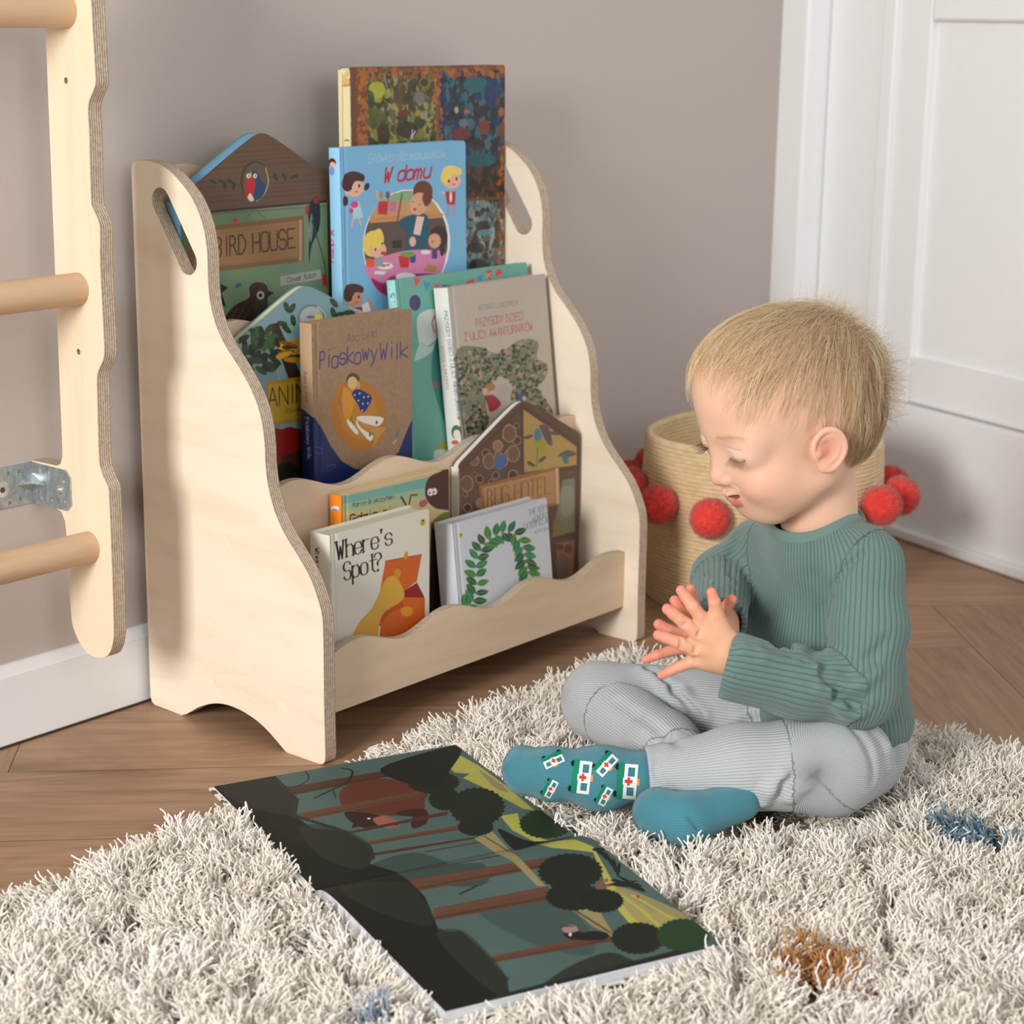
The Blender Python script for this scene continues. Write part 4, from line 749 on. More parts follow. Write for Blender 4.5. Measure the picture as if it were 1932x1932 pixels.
# ================================================================== THE CHILD
HY, HP = math.radians(22), math.radians(10)
hh_ = -RH*math.cos(HY)-FH*math.sin(HY)
HF = hh_*math.cos(HP)-UP*math.sin(HP); HU = hh_*math.sin(HP)+UP*math.cos(HP); HL = np.cross(HU, HF)
HC = C(1490, 770, -.12); HM = np.array([HF, HL, HU], f4)
def h2w(p): return HC + np.asarray(p, float)@HM.astype(float)
def w2h(P): return (P-HC.astype(f4))@HM.T
def sym(fn, P, *a):                                     # evaluates on the mirrored side as well
    Q = P.copy(); Q[:, 1] = np.abs(Q[:, 1]); return fn(Q, *a)
NB = w2h(np.array([C(1548, 1010, -.105)], f4))[0].astype(float)    # base of the neck in head coordinates
EARC = np.array([.0035, .0775, -.0265]); _ef = nvec((.93, -.26, -.05)); _en = nvec(np.cross((0.10, 0, 1), _ef)); 
if _en[1] < 0: _en = -_en
_eu = np.cross(_ef, _en) if np.cross(_ef, _en)[2] > 0 else -np.cross(_ef, _en)
EM = np.array([_ef, _en, _eu], f4)
def ear(P):
    q = vsub(P, EARC)@EM.T
    # tilt of the ear: top leans back
    c, s = math.cos(.18), math.sin(.18); x = q[:, 0]*c+q[:, 2]*s; z = -q[:, 0]*s+q[:, 2]*c; q = np.stack([x, q[:, 1], z], 1)
    wz = np.where(z < 0, 1-.22*np.clip(-z/.022, 0, 1), 1.0); xs = x/wz
    disc = ellp(np.stack([xs, q[:, 1]+.001, z], 1), (0, 0, 0), (.0178, .0042, .0225))
    r = np.sqrt((xs/.0163)**2+(z/.0208)**2); th = np.arctan2(z/.0198, xs/.0150)
    fade = np.clip((np.abs(th+math.pi/2*.75)-.35)/.5, 0, 1)          # the helix fades towards the lobe
    helix = np.sqrt(((r-1)*.0168)**2+(q[:, 1]-.0028)**2)-.0029*(.55+.45*fade)
    r2 = np.sqrt(((xs+.001)/.0095)**2+((z-.001)/.0135)**2); back = np.clip(-(xs-.004)/.006, 0, 1)
    anti = np.sqrt(((r2-1)*.011)**2+(q[:, 1]-.0022)**2)-.0021*back
    d = smin(smin(disc, helix, .0025), anti, .003)
    d = smax(d, -ellp(q, (.0035, .0048, -.0005), (.0080, .0088, .0100)), .003)
    d = smin(d, ball(q, (.0105, .0022, -.0045), .0036), .0035)       # tragus
    d = smin(d, ellp(q, (.004, .0012, -.0185), (.0062, .0036, .0056)), .005)
    d = smin(d, ellp(q, (.004, -.009, -.002), (.010, .011, .013)), .006)
    return d
def lower_lip(A): return smin(cap(A, (.0738, .0000, -.0828), (.0732, .0115, -.0782), .0050, .0050), cap(A, (.0732, .0115, -.0782), (.0680, .0265, -.0680), .0050, .0020), .002)
def mouth_gap(A): return np.minimum(cap(A, (.0860, .0000, -.0772), (.0785, .0130, -.0724), .0026, .0020), cap(A, (.0785, .0130, -.0724), (.0690, .0285, -.0645), .0020, .0010))
def face(P):
    """skin of the head in head coordinates"""
    d = ellp(P, (-.010, 0, .020), (.0865, .0755, .0790))
    d = smin(d, ellp(P, (.034, 0, .026), (.0665, .0640, .0640)), .030)
    d = smin(d, ellp(P, (-.028, 0, -.020), (.0610, .0600, .0560)), .030)
    d = smin(d, ellp(P, (.032, 0, -.042), (.0540, .0560, .0560)), .025)
    A = np.stack([P[:, 0], np.abs(P[:, 1]), P[:, 2]], 1)
    d = smin(d, ellp(A, (.044, .0300, -.0590), (.0300, .0275, .0290)), .016)        # cheeks
    d = smin(d, ball(A, (.0560, .0335, -.0525), .0175), .012)
    d = smin(d, ellp(P, (.0500, 0, -.0900), (.0175, .0200, .0165)), .020)           # chin
    d = smin(d, cap(A, (.040, .020, -.090), (.000, .0440, -.0600), .017, .020), .022)   # jaw
    d = smin(d, ellp(P, (.0590, 0, -.0715), (.0178, .0235, .0145)), .012)           # mouth mound
    d = smin(d, cap(A, (.0800, .000, -.0040), (.0670, .0430, -.0090), .0110, .0095), .020)    # soft brow
    d = smax(d, -ellp(A, (.1000, .0345, -.0255), (.0110, .0125, .0095)), .022)      # eye sockets
    d = smin(d, ball(A, (.0672, .0335, -.0222), .0180), .009)                       # closed lids over the eyes
    d = smax(d, -cap(A, (.0872, .0235, -.0165), (.0826, .0425, -.0168), .0009), .0022)        # lid fold
    d = smax(d, -cap(A, (.0862, .0225, -.0272), (.0800, .0455, -.0262), .0008), .0020)        # lash line
    d = smin(d, cap(P, (.0850, 0, -.0200), (.0885, 0, -.0460), .0060, .0070), .011)           # nose
    d = smin(d, ball(P, (.0893, 0, -.0520), .0086), .006)
    d = smin(d, ellp(A, (.0830, .0085, -.0550), (.0078, .0055, .0054)), .004)
    d = smax(d, -ellp(A, (.0860, .0046, -.0608), (.0030, .0021, .0024)), .0015)     # nostrils
    d = smax(d, -cap(P, (.0880, 0, -.0625), (.0865, 0, -.0695), .0009), .003)       # philtrum
    d = smin(d, smin(cap(A, (.0820, .0035, -.0716), (.0775, .0130, -.0684), .0038, .0028), cap(A, (.0775, .0130, -.0684), (.0692, .0255, -.0622), .0028, .0012), .002), .0035)  # upper lip
    d = smin(d, lower_lip(A), .0030)
    d = smax(d, -mouth_gap(A), .0014)                                               # parted mouth
    d = smin(d, ball(A, (.0600, .0345, -.0560), .0165), .008)                       # raised cheek of the smile
    d = smax(d, -cap(A, (.0835, .0160, -.0575), (.0740, .0290, -.0640), .0002), .0035)  # fold from nose wing to mouth corner
    return d
def skull(P):
    """smooth scalp surface used to lay the hair"""
    d = ellp(P, (-.010, 0, .020), (.0865, .0755, .0790)); d = smin(d, ellp(P, (.034, 0, .026), (.0665, .0640, .0640)), .030); return smin(d, ellp(P, (-.028, 0, -.020), (.0610, .0600, .0560)), .030)
def head_sdf(Pw):
    P = w2h(Pw); d = face(P)
    A = np.stack([P[:, 0], np.abs(P[:, 1]), P[:, 2]], 1)
    d = smin(d, ear(A), .004)
    d = smin(d, cap(P, (-.022, 0, -.050), NB, .0420, .0400), .016)
    return d
pl = lambda *a: C(*a)
SHL, SHR = C(1633, 1066, -.150), C(1432, 1040, -.010)
ELL, WRL = C(1622, 1302, -.190), C(1384, 1238, -.222)
ELR, WRR = C(1362, 1092, -.030), C(1364, 1192, -.186)
PEL = C(1570, 1394, -.085); NBW = h2w(NB)
SD = nvec((SHL-SHR)*np.array([1, 1, 0])); FD = np.cross(UP, SD); FD = FD if FD@(-RH) > 0 else -FD; TM = np.array([SD, FD, UP], f4)
CHEST = (SHL+SHR)/2 - UP*.050 - FD*.009
# finger joints of both hands: (px, py, depth) knuckle to tip, with radii
def fing(pts, r, dep): return [(C(x, y, dep+z), q) for (x, y, z), q in zip(pts, r)]
LH, RHd = -.226, -.196
HANDS = [
 ('L', [fing([(1366, 1196, .004), (1352, 1160, .001), (1348, 1136, -.001), (1342.5, 1117, 0)], (.0098, .0078, .0062, .0050), LH),
  fing([(1360, 1206, .003), (1326, 1168, .000), (1307, 1144, .000), (1294, 1126, .005), (1285, 1114, .008)], (.0110, .0072, .0066, .0060, .0053), LH),
  fing([(1360, 1218, .003), (1314, 1194, -.003), (1292, 1176, -.003), (1271, 1158, .000), (1259, 1149, .003)], (.0110, .0076, .0068, .0062, .0055), LH),
  fing([(1358, 1230, .004), (1309, 1224, -.003), (1283, 1213, -.004), (1257, 1203, -.001), (1242, 1198, .002)], (.0110, .0074, .0067, .0060, .0054), LH),
  fing([(1356, 1242, .005), (1310, 1247, .001), (1284, 1257, .000), (1264, 1266, .002), (1248, 1274, .004)], (.0105, .0066, .0056, .0050, .0043), LH)]),
 ('R', [fing([(1352, 1172, .004), (1366, 1150, .002), (1380, 1132, .000)], (.0080, .0068, .0058), RHd),
  fing([(1345, 1192, .002), (1316, 1160, .004), (1308, 1134, .006), (1303, 1111, .008)], (.0100, .0066, .0058, .0050), RHd),
  fing([(1345, 1200, .002), (1302, 1176, .004), (1286, 1154, .006), (1273, 1133, .008)], (.0100, .0066, .0060, .0053), RHd),
  fing([(1345, 1212, .002), (1294, 1200, .002), (1265, 1190, .003), (1243, 1178, .004)], (.0100, .0064, .0058, .0055), RHd),
  fing([(1345, 1226, .002), (1292, 1222, .002), (1262, 1229, .000), (1240, 1236, -.004), (1219, 1244, -.006)], (.0095, .0060, .0055, .0050, .0044), RHd)])]
def hands_sdf(P):
    out = None
    for side_, fs in HANDS:
        dd = None
        for i, f in enumerate(fs):
            g = None
            for (a, ra), (b, rb) in zip(f[:-1], f[1:]):
                c = cap(P, a, b, ra, rb); g = c if g is None else smin(g, c, .0015)
            dd = g if dd is None else smin(dd, g, .0042 if i else .006)
        W, pc, dep = (WRL, (1345, 1222), LH) if side_ == 'L' else (WRR, (1338, 1206), RHd)
        pm = np.array([RH*.92+UP*.38, FH, UP*.92-RH*.38], f4)
        dd = smin(dd, ellp(P, C(pc[0], pc[1], dep+.003), (.0250, .0112, .0255), pm), .007)
        W2 = W + nvec(((ELL+CUFL)/2 if side_ == 'L' else ELR)-W)*.040
        dd = smin(dd, cap(P, W+(FH*.002), W2, .0215, .0225) if side_ == 'L' else cap(P, W, W2, .0165, .0175), .010)
        if side_ == 'L':
            for (x, y), (x2, y2) in (((1313, 1244), (1312, 1250)), ((1312, 1222), (1311, 1228)), ((1319, 1194), (1317, 1198)), ((1331, 1170), (1329, 1173)), ((1303, 1147), (1309, 1142)), ((1290, 1180), (1296, 1174)), ((1284, 1221), (1285, 1208)), ((1283, 1262), (1282, 1254)), ((1346, 1133), (1351, 1132))):
                dd = smax(dd, -cap(P, C(x, y, dep-.0090), C(x2, y2, dep-.0090), .0012), .0050)
            for f in fs:                                           # finger nails: a shallow step at the fingertip
                t, r = f[-1]; k = nvec(f[-1][0]-f[-2][0]); nn = nvec(-FH - k*(-FH@k)); dd = smax(dd, -ellp(P, t-k*.0008+nn*(r+.0012), (.0034, .0015, .0026), np.array([k, nn, np.cross(k, nn)])), .0005)
        out = dd if out is None else np.minimum(out, dd)
    return out
# clothes ------------------------------------------------------------
SPN = [PEL+UP*.012, PEL+UP*.075+FD*.006, CHEST, NBW-UP*.045]
def tq(P, c): return vsub(P, c)@TM.T
CUFL = C(1380, 1256, -.222); CUFR = C(1358, 1172, -.160)
def ctilt(P, a, b, ra, rb, k): return cap(P, a, b, ra, rb)
COLC = C(1540, 974, -.106) + FD*.003; COLN = nvec(UP*.86 + FD*.50*.9)
def shirt_solid(P):
    d = ellp(P, CHEST, (.0900, .0640, .0900), TM)
    d = smin(d, ellp(P, PEL+UP*.085+FD*.010, (.0890, .0760, .0800), TM), .040)
    d = smin(d, ellp(P, PEL+UP*.030, (.0930, .0800, .0500), TM), .030)
    nb = COLC - UP*.016
    for s in (SHL, SHR): d = smin(d, cap(P, nb, s, .034, .0345), .026)
    d = smin(d, cap(P, NBW-UP*.02, CHEST+UP*.04, .046, .050), .030)
    mid = (SHL+ELL)/2 + RH*.006
    a = smin(cap(P, SHL, mid, .0385, .0400), cap(P, mid, ELL, .0400, .0385), .012)
    e2 = (ELL+CUFL)/2 - UP*.004
    a = smin(a, smin(cap(P, ELL, e2, .0375, .0350), cap(P, e2, CUFL, .0355, .0352), .015), .014)
    b = smin(cap(P, SHR, ELR, .0330, .0320), cap(P, ELR, CUFR, .0315, .0285), .014)
    d = smin(d, a, .014); d = smin(d, b, .012)
    # folds: raised ridges and pinched creases
    for q, r, k in FOLDS_S:
        for u, v in zip(q[:-1], q[1:]): d = smin(d, cap(P, u, v, r), k)
    for q, r, k in CREASE_S:
        for u, v in zip(q[:-1], q[1:]): d = smax(d, -cap(P, u, v, r), k)
    return d
FOLDS_S = []; CREASE_S = []
def surf(sdf, px, py, off=0.0):
    """first hit of the viewing ray through (px, py) with a surface"""
    d = rays((px, py))[0]; d = d/np.linalg.norm(d); t = 1.6
    for _ in range(90):
        v = float(sdf((CAMP+d*t)[None].astype(f4))[0]); t += max(v*.8, -.004)
        if abs(v) < 2e-4 or t > 4: break
    return CAMP + d*(t-off)
def on_surf(sdf, pts, off=0.0): return [surf(sdf, x, y, off) for x, y in pts]
base_s = shirt_solid
def mk(lst, sdf, items):
    out = [(on_surf(sdf, pts, off), r, k) for pts, off, r, k in items]; lst.extend(out)
mk_s = [([(1545, 1300), (1580, 1330), (1620, 1345), (1640, 1330)], .001, .0035, .010), ([(1540, 1235), (1552, 1262), (1570, 1300), (1600, 1352)], .0005, .003, .010), ([(1600, 1300), (1625, 1290), (1655, 1268)], .001, .0035, .012), ([(1400, 1225), (1440, 1238), (1500, 1246)], .0, .003, .010), ([(1592, 1330), (1600, 1348)], .0, .0028, .012)]
mc_s = [([(1538, 1232), (1560, 1258), (1600, 1268), (1645, 1240), (1672, 1212)], .0016, .0012, .012), ([(1530, 1040), (1536, 1090), (1548, 1150), (1546, 1210), (1538, 1228)], .0035, .0014, .014), ([(1560, 1240), (1556, 1270), (1574, 1318)], .0, .0010, .012), ([(1578, 1300), (1606, 1326), (1632, 1332)], .0, .0010, .012), ([(1390, 1010), (1378, 1050), (1382, 1085)], .0022, .0012, .010), ([(1330, 1082), (1356, 1098), (1384, 1104)], .0012, .0010, .008), ([(1560, 1120), (1590, 1080), (1640, 1030)], .0006, .0008, .010), ([(1450, 1222), (1490, 1234), (1536, 1236)], .0015, .0010, .010)]
_a = list(mk_s); mk(FOLDS_S, base_s, mk_s); _F = FOLDS_S[:]; FOLDS_S.clear(); mk(CREASE_S, base_s, mc_s); FOLDS_S.extend(_F)
AXL = nvec(CUFL-(ELL+CUFL)/2); AXR = nvec(CUFR-ELR)
def shirt(P):
    d = shirt_solid(P)
    # open cuffs, neckline and hem
    for c, ax, r in ((CUFL+AXL*.006, nvec(-RH+UP*.20+FH*.22), .0290), (CUFR+AXR*.006, AXR, .0225)):
        q = vsub(P, c); h = q@ax.astype(f4); rad = np.sqrt(np.maximum(0, np.einsum('ij,ij->i', q, q)-h*h)); m = rad < .075
        m &= (h > -.05) & (h < .045); d = np.where(m, smax(d, h, .002), d); inner = np.maximum(rad-r, -(h+.014)); d = np.where(m, smax(d, -inner, .002), d)
    q = vsub(P, COLC); h = q@COLN.astype(f4); rad = np.sqrt(np.maximum(0, np.einsum('ij,ij->i', q, q)-h*h))
    d = smax(d, -np.maximum(rad-.0415, -(h+.012)), .003)
    return smax(d, -(P[:, 2]-f4(.068)), .004)
KL = at_z(1566, 1442, .088); AKL = at_z(1232, 1466, .074); HIPL = PEL + SD*.042 + UP*.002 + FD*.015
KR = at_z(1133, 1322, .086); HIPR = PEL - SD*.048 + FD*.020 + UP*.006; AKR = at_z(1385, 1512, .062)
FOLDS_P = []; CREASE_P = []
def pants_solid(P):
    d = ellp(P, PEL+UP*.006, (.0880, .0800, .0640), TM)
    d = smin(d, cap(P, HIPL, KL, .0570, .0530), .018)
    d = smin(d, cap(P, HIPR, KR, .0570, .0440), .020)
    m = (KL+AKL)/2 + UP*.004
    s = smin(cap(P, KL, m, .0520, .0430), cap(P, m, AKL, .0430, .0330), .014)
    d = smin(d, s, .008)
    m2 = (KR+AKR)/2 + UP*.002
    s2 = smin(cap(P, KR, m2, .0430, .0370), cap(P, m2, AKR-nvec(AKR-KR)*.04, .0370, .0270), .014)
    d = smin(d, s2, .007)
    for q, r, k in FOLDS_P:
        for u, v in zip(q[:-1], q[1:]): d = smin(d, cap(P, u, v, r), k)
    for q, r, k in CREASE_P:
        for u, v in zip(q[:-1], q[1:]): d = smax(d, -cap(P, u, v, r), k)
    return d
mk_p = [([(1395, 1350), (1430, 1335), (1470, 1328)], .001, .004, .012), ([(1440, 1512), (1452, 1490), (1476, 1462)], .0, .0045, .012), ([(1490, 1505), (1512, 1480), (1522, 1462)], .0, .0045, .012), ([(1640, 1370), (1668, 1410), (1672, 1450)], .0, .004, .012), ([(1235, 1270), (1290, 1310), (1330, 1350)], .0, .0035, .012), ([(1210, 1262), (1255, 1300), (1290, 1345)], .0, .003, .010)]
mc_p = [([(1466, 1500), (1480, 1480), (1500, 1466)], .0010, .0012, .010), ([(1160, 1322), (1200, 1345), (1250, 1382), (1280, 1402)], .0025, .0012, .012), ([(1610, 1370), (1640, 1410), (1650, 1470)], .0010, .0012, .012), ([(1660, 1360), (1690, 1400), (1695, 1440)], .0010, .0012, .012), ([(1222, 1262), (1275, 1302), (1320, 1350)], .0006, .0010, .012), ([(1240, 1430), (1236, 1455), (1262, 1490), (1300, 1506)], .0008, .0010, .008)]
mk(FOLDS_P, pants_solid, mk_p); _F = FOLDS_P[:]; FOLDS_P.clear(); mk(CREASE_P, pants_solid, mc_p); FOLDS_P.extend(_F)
AXP = nvec(AKL-KL)
def pants(P):
    d = pants_solid(P)
    q = vsub(P, AKL+AXP*.006); h = q@AXP.astype(f4); rad = np.sqrt(np.maximum(0, np.einsum('ij,ij->i', q, q)-h*h)); m = rad < .055
    d = np.where(m, smax(d, h, .002), d); d = np.where(m, smax(d, -np.maximum(rad-.0262, -(h+.008)), .0012), d)
    return smax(d, -(P[:, 2]-f4(.031)), .008)
TOEL = at_z(985, 1452, .072); BALL_ = at_z(1040, 1460, .070)
def sock_l(P):
    m = (AKL+BALL_)/2 - UP*.001
    d = smin(cap(P, AKL-AXP*.03, m, .0262, .0270), cap(P, m, BALL_, .0270, .0265), .02)
    d = smin(d, cap(P, BALL_, TOEL, .0262, .0205), .012)
    d = smin(d, ball(P, m-UP*.008+FH*.004, .027), .02)
    return smin(d, cap(P, TOEL+UP*.006+FH*.012, TOEL-UP*.010-FH*.004, .0150, .0145), .012)
RT, RB, RHl = at_z(1240, 1536, .052), at_z(1292, 1546, .052), at_z(1398, 1512, .062)
def sock_r(P):
    d = smin(cap(P, RHl, RB, .0200, .0250), cap(P, RB, RT, .0255, .0235), .012)
    d = smin(d, ellp(P, RT+UP*.002, (.022, .020, .024), np.array([RH, FH, UP])), .012)
    return smax(d, -cap(P, *[surf(lambda Q: cap(Q, RB, RT, .0255, .0235), x, y, .001) for x, y in ((1300, 1545), (1318, 1566))], .0008), .006)

# ---- materials
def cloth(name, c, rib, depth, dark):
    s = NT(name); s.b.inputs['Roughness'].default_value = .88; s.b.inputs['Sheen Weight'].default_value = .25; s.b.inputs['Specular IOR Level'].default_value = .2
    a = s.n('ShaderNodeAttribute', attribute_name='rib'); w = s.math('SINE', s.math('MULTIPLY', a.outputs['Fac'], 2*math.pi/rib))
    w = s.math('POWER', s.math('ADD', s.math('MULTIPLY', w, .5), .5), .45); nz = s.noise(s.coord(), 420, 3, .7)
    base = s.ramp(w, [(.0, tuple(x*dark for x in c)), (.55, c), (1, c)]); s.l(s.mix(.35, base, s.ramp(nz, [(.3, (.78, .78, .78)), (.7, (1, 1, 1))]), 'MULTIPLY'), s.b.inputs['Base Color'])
    h = s.math('ADD', s.math('MULTIPLY', w, 1.0), s.math('MULTIPLY', nz, .25)); s.bump(h, .9, depth); return s.m
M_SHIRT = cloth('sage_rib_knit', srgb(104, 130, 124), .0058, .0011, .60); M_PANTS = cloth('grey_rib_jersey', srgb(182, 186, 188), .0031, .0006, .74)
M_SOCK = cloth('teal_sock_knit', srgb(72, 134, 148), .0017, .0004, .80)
sk = NT('skin'); at_ = sk.n('ShaderNodeAttribute', attribute_name='col'); sk.l(at_.outputs['Color'], sk.b.inputs['Base Color']); sk.b.inputs['Roughness'].default_value = .5
sk.b.inputs['Subsurface Weight'].default_value = .35; sk.b.inputs['Subsurface Radius'].default_value = (1, .35, .2); sk.b.inputs['Subsurface Scale'].default_value = .006; sk.b.inputs['Specular IOR Level'].default_value = .35
sk.bump(sk.noise(sk.coord(), 700, 3), .12, .0003); M_SKIN = sk.m

def ribs(P, bones):
    """arc-length round the nearest limb axis, so the knit ribs run along the limb"""
    best = np.full(len(P), 1e9); out = np.zeros(len(P))
    for a, b, r, ref, rr in bones:
        a, b = np.asarray(a, float), np.asarray(b, float); ax = b-a; L = ax@ax; t = np.clip(((P-a)@ax)/L, 0, 1); q = P-a-t[:, None]*ax; d = np.linalg.norm(q, axis=1)-r
        u = nvec(np.asarray(ref)-ax*(np.asarray(ref)@ax)/L); v = np.cross(nvec(ax), u); ang = np.arctan2(q@v, q@u)
        m = d < best; out[m] = (ang*rr)[m]; best[m] = d[m]
    return out
person = empty('person', (float(PEL[0]), float(PEL[1]), 0.03)); tag(person, 'blond toddler in green ribbed top and grey trousers sitting cross-legged, hands pressed together', 'child')
# body: head, neck, hands and the parts under the clothes are one mesh
def lerpc(c, t, k): return c*(1-k[:, None]) + np.array(srgb(*t))*k[:, None]
def gauss(P, c, r): q = (P-np.asarray(c))/np.asarray(r); return np.exp(-np.einsum('ij,ij->i', q, q))
hv, hf = smesh(head_sdf, HC-.135-UP*.025, HC+.130, .0014)
Ph = (hv-HC)@HM.astype(float).T; Pa = np.stack([Ph[:, 0], np.abs(Ph[:, 1]), Ph[:, 2]], 1)
hc = np.tile(np.array(srgb(224, 182, 156)), (len(hv), 1))
hc = lerpc(hc, (232, 166, 140), .50*gauss(Pa, (.062, .040, -.058), (.03, .022, .02))); hc = lerpc(hc, (222, 150, 130), .45*gauss(Ph, (.092, 0, -.052), (.012, .014, .011)))
hc = lerpc(hc, (236, 206, 186), .45*gauss(Pa, (.080, .034, -.022), (.02, .02, .012)))
_Pf = Pa.astype(f4); wl = np.clip(1-(lower_lip(_Pf)-.0004)/.0013, 0, 1); wu = np.clip(1-(cap(_Pf, (.0825, .0035, -.0728), (.0780, .0130, -.0696), .0014, .0010)-.0006)/.0016, 0, 1)
hc = lerpc(hc, (202, 104, 100), .82*wl); hc = lerpc(hc, (204, 128, 118), .55*wu); hc = lerpc(hc, (120, 44, 44), .85*np.clip(1-(mouth_gap(_Pf)-.0004)/.0009, 0, 1)*(Pa[:, 1] < .026))

hc = lerpc(hc, (186, 100, 82), np.clip(.9*gauss(Pa, (.007, .080, -.027), (.008, .010, .010)), 0, .85)); hc = lerpc(hc, (226, 160, 136), .5*gauss(Pa, (.0, .082, -.027), (.022, .02, .024)))
hc = lerpc(hc, (150, 104, 88), np.clip(.8*gauss(Pa, (.0835, .033, -.0268), (.006, .012, .0010)), 0, .7))
hc = lerpc(hc, (196, 150, 118), .28*gauss(Pa, (.086, .034, -.0065), (.012, .012, .0030)))
hairm = np.clip((Ph[:, 2]-.048+Ph[:, 0]*.22)/.03, 0, 1)*np.clip((.078-Ph[:, 0])/.03, 0, 1) + np.clip((-.012-Ph[:, 0])/.02, 0, 1)*np.clip((Ph[:, 2]+.062)/.02, 0, 1)
hc = lerpc(hc, (204, 162, 126), np.clip(hairm, 0, 1)*.60); hc = lerpc(hc, (206, 146, 118), .5*gauss(Pa, (-.005, .055, .060), (.04, .03, .03)))
av, af = smesh(hands_sdf, np.minimum(np.minimum(C(1212, 1095, -.25), C(1400, 1300, -.17)), WRL+(ELL-WRL)*.3)-.028, np.maximum(np.maximum(C(1212, 1095, -.25), C(1420, 1300, -.17)), WRL+(ELL-WRL)*.3)+.030, .00075)
ac = np.tile(np.array(srgb(224, 172, 138)), (len(av), 1)); 
for side_, fs in HANDS:
    for f in fs:
        t = f[-1][0]; ac = lerpc(ac, (222, 120, 108), .70*gauss(av, t, (.011,)*3))
        for (q, r) in f[2:-1]: ac = lerpc(ac, (224, 140, 118), .38*gauss(av, q, (.012,)*3))
dR = np.min([cap(av.astype(f4), a[0], b[0], .006) for a, b in [(f[i], f[i+1]) for f in HANDS[1][1] for i in range(len(f)-1)]], 0); dL = np.min([cap(av.astype(f4), a[0], b[0], .006) for a, b in [(f[i], f[i+1]) for f in HANDS[0][1] for i in range(len(f)-1)]], 0)
ac = lerpc(ac, (222, 138, 122), .30*np.clip((dL-dR)/.006, 0, 1))
def hidden(P):
    d = smin(ellp(P, CHEST, (.074, .050, .080), TM), ellp(P, PEL+UP*.07, (.072, .06, .075), TM), .03)
    for a, b, r, q in ((SHL, ELL, .024, .022), (ELL, (ELL+CUFL)/2-UP*.002, .022, .020), ((ELL+CUFL)/2-UP*.002, WRL+nvec(ELL-WRL)*.03-UP*.004, .020, .018), (SHR, ELR, .022, .021), (ELR, WRR+nvec(ELR-WRR)*.04, .020, .017), (HIPL, KL, .045, .036), (KL, AKL, .034, .019), (HIPR, KR, .042, .030), (KR, AKR, .028, .017), (AKL, TOEL, .018, .012), (RHl, RT, .016, .012)): d = smin(d, cap(P, a, b, r, q), .012)
    return smin(d, cap(P, NBW-UP*.01, CHEST+UP*.03, .034, .038), .02)
allp = np.array([PEL, KL, KR, SHL, SHR, TOEL, RT, NBW, WRL, AKL])
gv, gf = smesh(hidden, allp.min(0)-.09, allp.max(0)+.06, .006); gc = np.tile(np.array(srgb(226, 182, 156)), (len(gv), 1))
VV = np.concatenate([hv, av, gv]); FF = np.concatenate([hf, af+len(hv), gf+len(hv)+len(av)])
mesh('body', VV, FF, M_SKIN, person, col=np.concatenate([hc, ac, gc]))
# shirt
lo = np.minimum(np.minimum(allp[[0, 3, 4, 8]].min(0), CUFL), CUFR)-.075; hi = np.maximum(allp[[0, 3, 4, 7]].max(0), ELL)+np.array([.10, .10, .05])
lo[2] = .06
sv, sf = smesh(shirt, lo, hi, .0021)
fold = .0011*np.sin(sv@np.array([31., 17, 60])+3*np.sin(sv@np.array([14., -22, 20])))
e2 = (ELL+CUFL)/2
rb_ = ribs(sv, [(PEL-UP*.05, NBW, .070, -FH-RH*.5, .085), (SHL, ELL, .037, -FH, .0385), (ELL, CUFL, .035, -FH, .034), (SHR, ELR, .032, -FH, .033), (ELR, CUFR, .028, -FH, .028)])
shirt_o = mesh('shirt', sv, sf, M_SHIRT, person, attrs={'rib': rb_})
